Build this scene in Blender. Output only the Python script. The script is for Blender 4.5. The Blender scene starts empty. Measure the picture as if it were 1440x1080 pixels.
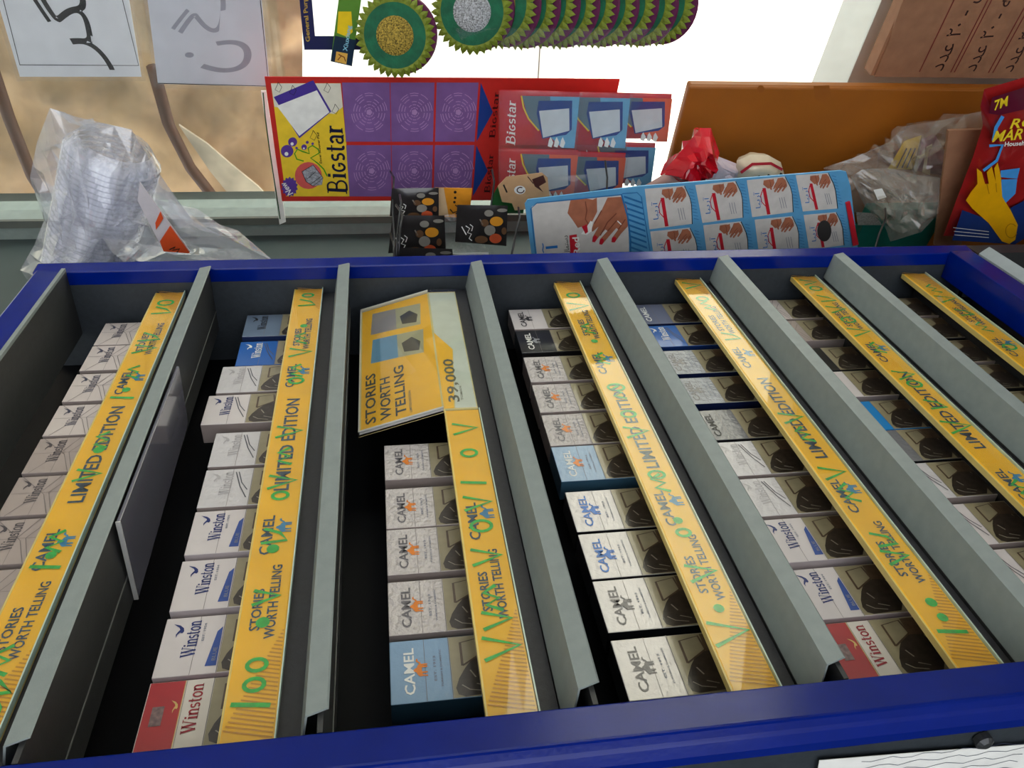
import bpy, bmesh, math, random
from mathutils import Vector, Matrix, noise
random.seed(7)
ZO = 1.75                      # survey heights are measured from the top shelf edge; the floor is 1.75 m below it
# ------------------------------------------------------------------ camera
FPX = 1150.317
CR = ((-0.145538, -0.042423, -0.988443), (-0.536607, 0.842744, 0.042840), (0.831187, 0.536641, -0.145416))
CC = Vector((-0.306468, -0.432863, -0.381730 + ZO))
cam_d = bpy.data.cameras.new('camera'); cam = bpy.data.objects.new('camera', cam_d)
bpy.context.scene.collection.objects.link(cam)
cam_d.sensor_fit = 'HORIZONTAL'; cam_d.sensor_width = 36; cam_d.lens = 36 * FPX / 1440; cam_d.clip_start = .02
r0, r1, r2 = (Vector(r) for r in CR)
mw = Matrix((r0, -r1, -r2)).transposed().to_4x4(); mw.translation = CC
cam.matrix_world = mw
bpy.context.scene.camera = cam
# ------------------------------------------------------------------ sky, sun, lamp, exposure
wd = bpy.data.worlds.new('sky'); bpy.context.scene.world = wd; wd.use_nodes = True
bgn = wd.node_tree.nodes['Background']; bgn.inputs[0].default_value = (.93, .96, 1, 1); bgn.inputs[1].default_value = 1.0
sd = bpy.data.lights.new('sun', 'SUN'); sd.energy = 5.0; sd.angle = .01; sd.color = (1, .95, .86)
so = bpy.data.objects.new('sun', sd); bpy.context.scene.collection.objects.link(so)
so.rotation_euler = Vector((.12, -.45, .88)).to_track_quat('Z', 'Y').to_euler(); so.location = (3, -3, 5)
vs = bpy.context.scene.view_settings
vs.view_transform = 'Standard'; vs.look = 'None'; vs.gamma = 1; vs.exposure = 1.65; vs.use_curve_mapping = False
# ------------------------------------------------------------------ materials
MATS = {}
def lin(c): return tuple((v / 255 / 12.92 if v <= 10 else ((v / 255 + .055) / 1.055) ** 2.4) for v in c)
def mat(name, rgb, rough=.5, metal=0, coat=0, var=.06, vscale=60, bump=0, bscale=200, spec=.5, trans=0):
    if name in MATS: return MATS[name]
    m = bpy.data.materials.new(name); m.use_nodes = True; nt = m.node_tree; N = nt.nodes; L = nt.links
    p = N['Principled BSDF']; c = lin(rgb)
    p.inputs['Roughness'].default_value = rough; p.inputs['Metallic'].default_value = metal
    p.inputs['Coat Weight'].default_value = coat; p.inputs['Coat Roughness'].default_value = .06
    p.inputs['Specular IOR Level'].default_value = spec
    tc = N.new('ShaderNodeTexCoord')
    nz = N.new('ShaderNodeTexNoise'); nz.inputs['Scale'].default_value = vscale; nz.inputs['Detail'].default_value = 4
    L.new(tc.outputs['Object'], nz.inputs['Vector'])
    rp = N.new('ShaderNodeValToRGB'); e = rp.color_ramp.elements
    e[0].position = .3; e[1].position = .7
    e[0].color = tuple(max(0, v * (1 - var)) for v in c) + (1,); e[1].color = tuple(min(1, v * (1 + var)) for v in c) + (1,)
    L.new(nz.outputs[0], rp.inputs[0]); L.new(rp.outputs[0], p.inputs['Base Color'])
    if bump:
        n2 = N.new('ShaderNodeTexNoise'); n2.inputs['Scale'].default_value = bscale; n2.inputs['Detail'].default_value = 3
        L.new(tc.outputs['Object'], n2.inputs['Vector'])
        b = N.new('ShaderNodeBump'); b.inputs['Strength'].default_value = bump; b.inputs['Distance'].default_value = .004
        L.new(n2.outputs[0], b.inputs['Height']); L.new(b.outputs[0], p.inputs['Normal'])
        if coat: L.new(b.outputs[0], p.inputs['Coat Normal'])
    MATS[name] = m; return m
def clear(name, tint=(255, 255, 255), body=.1, rough=.08, bump=0, bscale=40, white=(235, 235, 240), sheen=.045):
    """thin clear film or pane: see-through, with a mirror sheen by Fresnel and a little milky body"""
    if name in MATS: return MATS[name]
    m = bpy.data.materials.new(name); m.use_nodes = True; nt = m.node_tree; N = nt.nodes; L = nt.links
    N.remove(N['Principled BSDF']); out = N['Material Output']
    t = N.new('ShaderNodeBsdfTransparent'); t.inputs[0].default_value = lin(tint) + (1,)
    d = N.new('ShaderNodeBsdfDiffuse'); d.inputs[0].default_value = lin(white) + (1,)
    g = N.new('ShaderNodeBsdfGlossy'); g.inputs['Roughness'].default_value = rough
    lw = N.new('ShaderNodeLayerWeight'); lw.inputs[0].default_value = .5
    pw = N.new('ShaderNodeMath'); pw.operation = 'POWER'; pw.inputs[1].default_value = 5; L.new(lw.outputs['Facing'], pw.inputs[0])
    fr = N.new('ShaderNodeMath'); fr.operation = 'MULTIPLY_ADD'; fr.inputs[1].default_value = .9; fr.inputs[2].default_value = sheen; L.new(pw.outputs[0], fr.inputs[0])
    m1 = N.new('ShaderNodeMixShader'); m2 = N.new('ShaderNodeMixShader')
    tc = N.new('ShaderNodeTexCoord'); nz = N.new('ShaderNodeTexNoise'); nz.inputs['Scale'].default_value = bscale
    L.new(tc.outputs['Object'], nz.inputs['Vector'])
    mp = N.new('ShaderNodeMapRange'); mp.inputs['From Min'].default_value = .3; mp.inputs['From Max'].default_value = .7
    mp.inputs['To Min'].default_value = body * .5; mp.inputs['To Max'].default_value = min(1, body * 1.5)
    L.new(nz.outputs[0], mp.inputs['Value']); L.new(mp.outputs[0], m1.inputs[0])
    L.new(t.outputs[0], m1.inputs[1]); L.new(d.outputs[0], m1.inputs[2])
    L.new(fr.outputs[0], m2.inputs[0]); L.new(m1.outputs[0], m2.inputs[1]); L.new(g.outputs[0], m2.inputs[2])
    if bump:
        b = N.new('ShaderNodeBump'); b.inputs['Strength'].default_value = bump; b.inputs['Distance'].default_value = .01
        L.new(nz.outputs[0], b.inputs['Height']); L.new(b.outputs[0], g.inputs['Normal']); L.new(b.outputs[0], lw.inputs['Normal'])
    L.new(m2.outputs[0], out.inputs[0]); MATS[name] = m; return m
# ------------------------------------------------------------------ mesh helpers
COL = bpy.context.scene.collection
class MB:
    def __init__(s): s.v = []; s.f = []; s.mi = []
    def add(s, vs, fs, mi=0):
        n = len(s.v); s.v += [tuple(v) for v in vs]
        for f in fs: s.f.append([n + i for i in f]); s.mi.append(mi)
        return s
    def box(s, x0, x1, y0, y1, z0, z1, mi=0):
        return s.add([(x0,y0,z0),(x1,y0,z0),(x1,y1,z0),(x0,y1,z0),(x0,y0,z1),(x1,y0,z1),(x1,y1,z1),(x0,y1,z1)],
              [(0,3,2,1),(4,5,6,7),(0,1,5,4),(1,2,6,5),(2,3,7,6),(3,0,4,7)], mi)
    def prism(s, base, vec, mi=0):
        """polygon (3-D points) swept along vec: a closed solid"""
        n = len(base); v2 = [tuple(Vector(b) + Vector(vec)) for b in base]
        fs = [list(range(n))[::-1], [n + i for i in range(n)]] + [(i, (i + 1) % n, n + (i + 1) % n, n + i) for i in range(n)]
        return s.add(list(base) + v2, fs, mi)
    def tube(s, pts, r, seg=8, mi=0, cap=True):
        pts = [Vector(p) for p in pts]; vs = []; n = len(pts)
        rr = r if isinstance(r, (list, tuple)) else [r] * n
        for i, p in enumerate(pts):
            d = (pts[min(i + 1, n - 1)] - pts[max(i - 1, 0)]).normalized()
            a = d.orthogonal() if abs(d.z) > .9 else d.cross(Vector((0, 0, 1))); a.normalize(); b = d.cross(a)
            for k in range(seg):
                t = 2 * math.pi * k / seg; vs.append(p + (a * math.cos(t) + b * math.sin(t)) * rr[i])
        fs = [(i * seg + k, i * seg + (k + 1) % seg, (i + 1) * seg + (k + 1) % seg, (i + 1) * seg + k) for i in range(n - 1) for k in range(seg)]
        if cap: fs += [list(range(seg))[::-1], [(n - 1) * seg + k for k in range(seg)]]
        return s.add(vs, fs, mi)
    def build(s, name, mats, parent=None, smooth=False, off=(0, 0, 0), loc=None, bevel=0):
        me = bpy.data.meshes.new(name); o_ = Vector(off)
        me.from_pydata([tuple(Vector(v) - o_) for v in s.v], [], s.f)
        if not isinstance(mats, (list, tuple)): mats = [mats]
        for m in mats: me.materials.append(m)
        me.polygons.foreach_set('material_index', s.mi)
        bm = bmesh.new(); bm.from_mesh(me)
        if bevel:
            bmesh.ops.remove_doubles(bm, verts=bm.verts, dist=1e-6)
            bmesh.ops.bevel(bm, geom=[e for e in bm.edges if len(e.link_faces) == 2 and e.calc_face_angle(0) > .5], offset=bevel, segments=2, affect='EDGES', profile=.5)
        bmesh.ops.recalc_face_normals(bm, faces=bm.faces); bm.to_mesh(me); bm.free()
        if smooth: me.polygons.foreach_set('use_smooth', [True] * len(me.polygons))
        o = bpy.data.objects.new(name, me); COL.objects.link(o)
        if parent: o.parent = parent
        if loc is not None: o.location = loc
        return o
def tag(o, label, cat=None, group=None, kind=None):
    o['label'] = label
    if cat: o['category'] = cat
    if group: o['group'] = group
    if kind: o['kind'] = kind
    return o
def empty(name, loc, rot=None):
    o = bpy.data.objects.new(name, None); COL.objects.link(o); o.empty_display_size = .02
    o.location = loc
    if rot is not None: o.rotation_euler = rot
    return o
def copy_tree(o, parent=None):
    c = o.copy(); COL.objects.link(c); c.parent = parent
    for ch in list(o.children): copy_tree(ch, c)
    return c
# ---- flat lettering --------------------------------------------------------
_tc = {}
def text2d(s):
    if s in _tc: return _tc[s]
    c = bpy.data.curves.new('glyphs', 'FONT'); c.body = s; c.resolution_u = 2; c.offset = .018 if s.isascii() else 0
    o = bpy.data.objects.new('glyphs', c); m = bpy.data.meshes.new_from_object(o)
    v = [(p.co.x, p.co.y) for p in m.vertices]; f = [list(p.vertices) for p in m.polygons if abs(p.normal.z) > .5]
    bpy.data.objects.remove(o); bpy.data.curves.remove(c); bpy.data.meshes.remove(m)
    x0 = min(p[0] for p in v); x1 = max(p[0] for p in v); y1 = max(p[1] for p in v)
    _tc[s] = ([((p[0] - x0) / (x1 - x0), p[1] / y1) for p in v], f, (x1 - x0) / y1); return _tc[s]
def ribbon2d(pts, w, closed=False):
    """stroke polyline -> quads; w is a width or a list of widths"""
    n = len(pts); P = [Vector((p[0], p[1])) for p in pts]; vs = []; fs = []
    for i in range(n):
        a = P[(i - 1) % n] if closed or i else P[i]; b = P[(i + 1) % n] if closed or i < n - 1 else P[i]
        d = (b - a); d = d.normalized() if d.length else Vector((1, 0)); q = Vector((-d.y, d.x)) * ((w[i] if isinstance(w, (list, tuple)) else w) / 2)
        vs += [P[i] + q, P[i] - q]
    for i in range(n if closed else n - 1):
        j = (i + 1) % n; fs.append((2 * i, 2 * i + 1, 2 * j + 1, 2 * j))
    return [tuple(v) for v in vs], fs
def arc(cx, cy, rx, ry, a0, a1, n=10): return [(cx + rx * math.cos(math.radians(a0 + (a1 - a0) * i / n)), cy + ry * math.sin(math.radians(a0 + (a1 - a0) * i / n))) for i in range(n + 1)]
# a small roman (seriffed) alphabet for the pack and card wordmarks: strokes in a 1-high box
TH, TN = .17, .06
def _ser(x, y, w=.3): return ([(x - w / 2, y), (x + w / 2, y)], .06)
ROM = {
 'W': (1.15, [([(.08, .97), (.33, 0)], TH), ([(.33, .02), (.57, .97)], TN), ([(.52, .97), (.77, 0)], TH), ([(.77, .02), (1.02, .97)], TN), _ser(.08, .97), _ser(.52, .97), _ser(1.03, .97)]),
 'B': (.78, [([(.16, 0), (.16, .97)], TH), ([(.16, .97)] + arc(.36, .74, .22, .23, 90, -90) + [(.16, .51)], .09), ([(.16, .51)] + arc(.4, .255, .27, .255, 90, -90) + [(.16, 0)], .1), _ser(.13, .97), _ser(.13, .03)]),
 'i': (.34, [([(.17, 0), (.17, .64)], TH), ([(.17, .78), (.17, .92)], TH), _ser(.13, .64, .22), _ser(.17, .03)]),
 'n': (.66, [([(.15, 0), (.15, .64)], TH), ([(.15, .5)] + arc(.34, .45, .17, .2, 150, 0, 6) + [(.51, 0)], .14), _ser(.1, .64, .2), _ser(.15, .03), _ser(.51, .03)]),
 's': (.5, [(arc(.25, .48, .17, .15, 40, 250, 8) + arc(.24, .19, .18, .16, 70, -140, 8), .12)]),
 't': (.42, [([(.18, .88), (.18, .12)] + arc(.28, .12, .1, .1, 180, 320, 4), .14), ([(.02, .62), (.38, .62)], .06)]),
 'o': (.62, [(arc(.31, .32, .22, .31, 0, 360, 16), .13)]),
 'e': (.58, [([(.1, .34), (.48, .34)] + arc(.29, .32, .2, .31, 0, 315, 12), .12)]),
 'a': (.6, [(arc(.27, .44, .17, .19, 160, 0, 6) + [(.44, .0), (.55, .02)], .14), (arc(.27, .18, .18, .16, 70, 310, 8), .11)]),
 'r': (.5, [([(.15, 0), (.15, .64)], TH), ([(.15, .42), (.26, .6), (.42, .6)], .11), _ser(.1, .64, .2), _ser(.16, .03)]),
 'G': (.6, [(arc(.3, .33, .21, .3, 50, 330, 12) + [(.5, .3), (.32, .3)], .12)]),
 'g': (.6, [(arc(.28, .45, .18, .17, 0, 360, 10), .11), (arc(.28, .08, .2, .16, 90, 400, 10), .1)])}
def roman2d(s):
    vs = []; fs = []; x = 0
    for ch in s:
        w, st = ROM[ch]
        for pl, wd_ in st:
            v, f = ribbon2d(pl, wd_); n = len(vs); vs += [(a + x, b) for a, b in v]; fs += [[n + i for i in q] for q in f]
        x += w
    return [(a / x, b) for a, b in vs], fs, x
class Plane2:
    """a flat face: fn maps 2-D art coordinates to local 3-D"""
    def __init__(s, fn): s.fn = fn
    def flat(s, mb, v2, f, dz, mi=0): mb.add([s.fn(a, b, dz) for a, b in v2], f, mi)
    def poly(s, mb, pts, dz, mi=0): s.flat(mb, pts, [list(range(len(pts)))], dz, mi)
    def stroke(s, mb, pts, w, dz, mi=0, closed=False): v, f = ribbon2d(pts, w, closed); s.flat(mb, v, f, dz, mi)
    def text(s, mb, st, p0, p1, pu, dz, mi=0, roman=False, mirror=False):
        v, f, _ = roman2d(st) if roman else text2d(st)
        q = []
        for a, b in v:
            if mirror: a = 1 - a
            q.append((p0[0] + (p1[0] - p0[0]) * a + (pu[0] - p0[0]) * b, p0[1] + (p1[1] - p0[1]) * a + (pu[1] - p0[1]) * b))
        s.flat(mb, q, f, dz, mi)
    def disc(s, mb, c, r, dz, mi=0, n=20, ry=None): s.poly(mb, arc(c[0], c[1], r, ry or r, 0, 360 - 360 / n, n - 1), dz, mi)
CAMEL = [(0,.62),(.05,.72),(.14,.72),(.2,.62),(.26,.5),(.33,.62),(.42,.66),(.5,.86),(.58,.9),(.66,.72),(.78,.62),(.86,.5),(.84,.3),(.86,0),(.8,0),(.77,.3),(.72,.36),(.7,0),(.64,0),(.63,.36),(.45,.36),(.43,0),(.37,0),(.36,.36),(.33,0),(.27,0),(.27,.42),(.2,.44),(.13,.6)]
BIRD = [(0,.55),(.22,.62),(.4,.5),(.55,.35),(.7,.45),(1,1),(.86,.4),(.66,.08),(.42,0),(.3,.12),(.36,.32),(.2,.5)]
def art_at(pts, x, y, w, h, flip=False): return [(x + (1 - a if flip else a) * w, y + b * h) for a, b in pts]
# ------------------------------------------------------------------ the window side: its plane, and sight lines onto it
HN = Vector((.9591, -.2831, 0)); RT = Vector((-.2831, -.9591, 0)); UPV = Vector((0, 0, 1))
WROT = Matrix((RT, UPV, -HN)).transposed().to_euler()
def ray(px, py): return (r0 * ((px - 720) / FPX) + r1 * ((py - 540) / FPX) + r2)
def atD(px, py, D): d = ray(px, py); return CC + d * (D / HN.dot(d))
def atX(px, py, X): d = ray(px, py); return CC + d * ((X - CC.x) / d.x)
def atY(px, py, Y): d = ray(px, py); return CC + d * ((Y - CC.y) / d.y)
class Card:
    """a thing standing parallel to the window, D metres from the survey point; art is laid out on its own face"""
    def __init__(s, name, label, cat, D, anchor, group=None):
        s.D = D; s.A = atD(anchor[0], anchor[1], D); s.e = empty(name, s.A, WROT); tag(s.e, label, cat, group)
        s.pl = Plane2(s.loc)
    def loc(s, px, py, dz=0): P = atD(px, py, s.D) - s.A; return (P.dot(RT), P.z, dz)
    def slab(s, name, pts, m, thick=.001, dz=0, parent=None, bevel=0):
        mb = MB(); mb.prism([s.loc(a, b, dz - thick) for a, b in pts], (0, 0, thick)); return mb.build(name, m, parent or s.e, bevel=bevel)
    def pillow(s, name, pts, m, thick=.012, dz=0, parent=None, seed=0, amp=.25, rings=5, sub=4, smooth=True):
        """a sealed soft packet: outline stays flat, the middle swells, lightly crumpled"""
        q = []
        n = len(pts)
        for i in range(n):
            a, b = pts[i], pts[(i + 1) % n]
            for k in range(sub): q.append((a[0] + (b[0] - a[0]) * k / sub, a[1] + (b[1] - a[1]) * k / sub))
        cx = sum(p[0] for p in q) / len(q); cy = sum(p[1] for p in q) / len(q); m_ = len(q)
        mb = MB()
        for side in (1, -1):
            vs = []; fs = []
            for r in range(rings):
                t = 1 - r / rings
                for i, p in enumerate(q):
                    nz = noise.noise(Vector((p[0] * t * .06 + seed, p[1] * t * .06, r * .7 + side)))
                    vs.append(s.loc(cx + (p[0] - cx) * t, cy + (p[1] - cy) * t, dz + side * thick * .5 * (1 - t ** 3) * (1 + amp * nz * 2.2)))
            vs.append(s.loc(cx, cy, dz + side * thick * .5))
            for r in range(rings - 1):
                for i in range(m_): fs.append((r * m_ + i, r * m_ + (i + 1) % m_, (r + 1) * m_ + (i + 1) % m_, (r + 1) * m_ + i))
            for i in range(m_): fs.append(((rings - 1) * m_ + i, (rings - 1) * m_ + (i + 1) % m_, rings * m_))
            mb.add(vs, fs)
        o = mb.build(name, m, parent or s.e, smooth=smooth)
        return o
    def art(s, name, m, fn, parent=None):
        mb = MB(); fn(s.pl, mb); return mb.build(name, m, parent or s.e)
# ------------------------------------------------------------------ material palette
BLUE = mat('blue_enamel', (0, 26, 116), .2, 0, .08, .1, 30, .02, 300, spec=.2)
LIP = mat('grey_powdercoat', (128, 137, 137), .5, 0, 0, .06, 90, .05, 900)
DARK = mat('charcoal_steel', (50, 51, 52), .55, 0, 0, .12, 120, .05, 700)
BLACK = mat('black_interior', (1, 2, 6), .5, 0, 0, .2, 40, spec=.15)
TRAY = mat('black_plastic_tray', (44, 44, 48), .5, 0, 0, .15, 200, .08, 900)
YEL = mat('yellow_card', (250, 184, 0), .5, 0, 0, .05, 30)
YELD = mat('ochre_hatch', (206, 138, 8), .5)
NAVY = mat('navy_ink', (22, 60, 92), .5)
GRN = mat('green_marker', (30, 172, 62), .5, 0, 0, .25, 200)
WHITE = mat('white_print', (236, 236, 232), .5)
INK = mat('black_ink', (22, 22, 24), .5)
ACR = clear('clear_acrylic', (250, 252, 248), .012, .02, sheen=.035)
FILM = clear('clear_film', (255, 255, 255), .03, .1, .25, 25, sheen=.03)
# ================================================================== THE SETTING
def struct(name, mb, m, label, **k):
    o = mb.build(name, m, **k); return tag(o, label, kind='structure')
FLOOR = mat('terrazzo_floor', (150, 148, 142), .45, 0, 0, .15, 25)
struct('floor', MB().box(-3, 1.25, -3, .2, -.05, 0), FLOOR, 'grey shop floor under the cabinet')
struct('ceiling', MB().box(-3, 1.9, -3.2, .6, 2.95, 3.05), mat('ceiling_paint', (225, 222, 214), .8), 'plain white shop ceiling')
struct('wall_light_block', MB().box(-1.6, .9, -2.3, -2.2, 0, 2.95), mat('light_block_grey', (150, 146, 138), .8), 'added plain wall blocking light from the cabinet front')  # unseen wall, added to cut the daylight falling on the cabinet front
struct('wall_back', MB().box(-3, 1.5, .2, .3, 0, 2.95), mat('grey_green_wall', (58, 70, 70), .6, 0, 0, .15, 8), 'dark grey green wall behind the cabinet')
# wall of the window: everything in its plane is laid out along RT (to the right) and up
WD = 1.34
W0 = CC + HN * WD
def wbox(mb, a0, a1, z0, z1, c0, c1, mi=0):
    """box in the window wall: a along the wall to the right (from W0), z from floor, c towards the room"""
    P = []
    for c in (c0, c1):
        for a, z in ((a0, z0), (a1, z0), (a1, z1), (a0, z1)):
            p = W0 + RT * a - HN * c; P.append((p.x, p.y, z))
    mb.add(P, [(0, 1, 2, 3), (7, 6, 5, 4), (0, 4, 5, 1), (1, 5, 6, 2), (2, 6, 7, 3), (3, 7, 4, 0)], mi); return mb
def wa(px, py, D=WD): return (atD(px, py, D) - W0).dot(RT)
sill_z = atD(1240, 0, WD).z
jamb_a = wa(0, 297)
PLAST = mat('white_plaster', (222, 220, 214), .8, 0, 0, .05, 6, .1, 60)
mb = MB(); wbox(mb, -1.3, 3.0, 0, sill_z, -.12, 0)
wall = struct('wall_right', mb, PLAST, 'white plastered wall below the shop window')
mb = MB(); wbox(mb, -.2, 3.0, sill_z - .034, sill_z - .004, -.01, .003)
tag(mb.build('marble_strip', mat('grey_marble', (140, 142, 146), .3, 0, 0, .3, 40), wall), 'grey marble strip along the wall')
mb = MB(); wbox(mb, -1.6, 3.0, 2.55, 2.95, -.12, 0)
wbox(mb, -1.6, jamb_a - .16, sill_z, 2.55, -.12, 0); struct('trim_1', mb, PLAST, 'white wall above and beside the window')
mb = MB(); wbox(mb, jamb_a - .02, 2.6, sill_z, 2.55, -.004, 0)
win = struct('window_1', mb, clear('window_glass', (246, 250, 248), .03, .01), 'large clear shop window pane')
ALU = mat('pale_aluminium', (150, 162, 158), .4, .3, 0, .08, 60)
mb = MB(); wbox(mb, jamb_a - .16, jamb_a, sill_z, 2.55, -.03, .03)
fr = mb.build('window_frame', ALU, win)
mb = MB(); wbox(mb, jamb_a - .012, jamb_a + .004, sill_z, 2.55, .03, .036); mb.build('glazing_bead', mat('grey_bead', (96, 100, 94), .5), win)
mb = MB(); wbox(mb, jamb_a - .075, jamb_a - .05, sill_z, 2.55, .03, .038); mb.build('insect_mesh_guide', mat('mesh_grey', (176, 180, 172), .6, 0, 0, .35, 700), win)
mb = MB(); wbox(mb, jamb_a - .16, jamb_a - .09, sill_z, 2.55, .03, .05); mb.build('dark_gasket', mat('teal_gasket', (30, 48, 50), .5), win)
mb = MB(); wbox(mb, 1.7, 1.74, sill_z, 2.55, -.03, .03); mb.build('mullion', ALU, win)
# outdoors
GND = mat('sunlit_paving', (226, 220, 208), .9, 0, 0, .08, 8, .2, 30)
struct('ground_outside', MB().box(1.6, 9, -8, 8, -.06, -.01), GND, 'pale sunlit paving outside the window')
mb = MB().box(7, 7.3, -.2, 9, 0, 4.5)
fac = tag(mb.build('facade', PLAST), 'pale sunlit house wall across the street', kind='structure')
for y in (.3, 2.2):
    MB().box(6.95, 7.02, y, y + .9, 1.1, 2.3).build('shutter', mat('pale_shutter', (196, 196, 190), .6), fac)
bb = tag(MB().box(6.6, 7, -12, -.2, 0, 7).build('reflection_dimmer', mat('dimmer_brown', (104, 88, 74), .85, 0, 0, .15, 3)), 'added brown block across the street dimming the cabinet reflections', 'building')  # added block: darkens what the glossy strips and packs reflect
for y in (-10, -8, -6, -4, -2):
    for z in (1, 3.6): MB().box(6.56, 6.62, y, y + 1, z, z + 1.4).build('window', mat('dark_pane', (40, 46, 52), .2), bb)  # panes dressing the added block
# ================================================================== CIGARETTE CABINET
XF, PITCH = .6616, .1674
CO = Vector((.33, .07, -1.21 + ZO))
cab = empty('cigarette_cabinet', CO); tag(cab, 'wide shop cigarette cabinet with glossy blue frame and grey shelves', 'cabinet')
def cpart(name, mb, m, **k):
    mb.v = [(a, b, c + ZO) for a, b, c in mb.v]; return mb.build(name, m, cab, off=CO, **k)
cpart('back_panel', MB().box(-.03, .69, .135, .15, -1.205, .037), BLACK)
for x0, x1 in ((-.033, -.001), (.6626, .69)):
    cpart('side_panel', MB().box(x0, x1, .0215, .135, -1.205, .037), mat('slate_side', (44, 50, 56), .5, 0, 0, .15, 200, .05, 800))
def rail(pts2, a, b, axis):
    """frame profile swept along X or Z with a rounded outer nose"""
    mb = MB()
    if axis == 'z': mb.prism([(p[0], p[1], a) for p in pts2], (0, 0, b - a))
    else: mb.prism([(a, p[1], p[0]) for p in pts2], (b - a, 0, 0))
    return mb
cpart('stile', rail([(0, .003), (-.026, .0), (-.032, .004), (-.036, .012), (-.036, .021), (0, .021)], -1.207, .038, 'z'), BLUE, bevel=.0015)
cpart('stile', rail([(XF, .0043), (XF + .022, .002), (XF + .028, .006), (XF + .031, .021), (XF, .0225)], -1.207, .038, 'z'), BLUE, bevel=.0015)
cpart('rail', rail([(.0035, .0043), (.031, .001), (.037, .006), (.038, .021), (.0035, .0215)], 0, XF, 'x'), BLUE, bevel=.001)
cpart('rail', rail([(-1.1665, .0006), (-1.2, .001), (-1.206, .006), (-1.206, .041), (-1.1665, .041)], 0, XF, 'x'), BLUE, bevel=.001)
mb = MB(); p = Vector((-.0362, .0235, -.748)); mb.tube([(-.034, .03, -.748), (-.0385, .03, -.748), (-.0405, .03, -.748)], [.006, .006, .003], 12)
cpart('bolt', mb, mat('bolt_steel', (70, 72, 74), .4, .6))
def lip_profile(z): return [(.0, z), (.0026, z + .0128), (.037, z + .0195), (.0885, z + .0195), (.0885, z + .003), (.0015, z)]
for i in range(0, 7):
    z = -i * PITCH
    if i == 0:
        cpart('shelf_edge', MB().box(.002, XF - .0005, -.0, .0885, -.0005, .0030), DARK)
        cpart('shelf_edge', MB().box(.002, XF - .0005, -.0008, .003, -.0008, .0034), LIP); continue
    mb = MB(); pr = lip_profile(z)
    # front lip: grey, cut back at the near end
    a = [(.014, y, zz) for y, zz in pr[:3]] ; b = [(XF - .0003, y, zz) for y, zz in pr[:3]]
    a[1] = (.0115, a[1][1], a[1][2]); a[2] = (.001, a[2][1], a[2][2])
    th = .0012
    lo = lambda P: [(q[0], q[1] + .0009, q[2] - th) for q in P]
    a2, b2 = lo(a), lo(b)
    mb.add(a + b + a2 + b2, [(0, 3, 4, 1), (1, 4, 5, 2), (6, 7, 10, 9), (7, 8, 11, 10), (0, 1, 7, 6), (1, 2, 8, 7), (3, 9, 10, 4), (4, 10, 11, 5), (0, 6, 9, 3), (2, 5, 11, 8)])
    sh = cpart('shelf', mb, LIP)
    mb = MB().box(.001, XF - .0006, .0045, .0885, z + .0022, z + .0056); mb.box(.001, XF - .0006, .034, .0885, z + .0056, z + .0182)
    cpart('shelf_underside', mb, DARK)
    # seam line under the shelf
    cpart('shelf_seam', MB().box(.001, XF - .0006, .062, .0632, z + .0014, z + .0024), mat('seam_grey', (92, 92, 92), .5))
for i in range(1, 8):
    z = -i * PITCH
    mb = MB(); mb.box(.003, XF - .003, .0402, .126, z + .0198, z + .0425)
    cpart('pusher_tray', mb, TRAY)
# paper taped to the outer side of the cabinet
e = empty('handwritten_note', (-.0366, .06, -.72 + ZO)); tag(e, 'white handwritten paper sheet taped to the cabinet side at bottom right', 'paper')
mb = MB(); b0 = [(-.0002, -.03, .085), (-.0002, -.025, .0), (-.0002, -.018, -.09), (-.0002, .07, -.09), (-.0002, .07, .07)]
mb.prism(b0, (.0004, 0, 0)); mb.build('sheet', WHITE, e)
mb = MB(); pn = Plane2(lambda a, b, dz: (-.0004 - dz, a, b))
for k in range(9):
    y = -.024 + k * .007
    pts = [(y + .0016 * math.sin(t * 1.7 + k) + .001 * random.random(), .055 - t * .007) for t in range(18)]
    pn.stroke(mb, pts, .0005, 0)
mb.build('handwriting', mat('pen_ink', (60, 66, 90), .6), e)
# lower cabinet unit
LO = Vector((.33, .1, 0)); low = empty('lower_cabinet', LO); tag(low, 'black lower cabinet with a pale grey shelf edge at far right', 'cabinet')
def lpart(name, mb, m, **k): return mb.build(name, m, low, off=LO, **k)
zt = -1.212 + ZO
lpart('carcass', MB().box(-.03, .69, .075, .15, 0, zt), BLACK)
lpart('stile', MB().box(.662, .69, .006, .075, 0, zt), mat('lower_black', (40, 41, 42), .45, 0, 0, .1, 60)); lpart('stile', MB().box(-.03, -.002, .006, .075, 0, zt), MATS['lower_black'])
mb = MB(); z = zt - .002
mb.prism([(.0, .0, z - .018), (.0, -.004, z - .012), (.0, .006, z), (.0, .045, z), (.0, .045, z - .004), (.0, .01, z - .004)], (XF, 0, 0)); lpart('shelf', mb, mat('pale_grey_lip', (158, 166, 168), .5))
mb = MB()
for k in (1, 2): mb.box(0, XF, .004, .075, zt - .17 * k - .02, zt - .17 * k)
lpart('shelf', mb, LIP)
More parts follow.
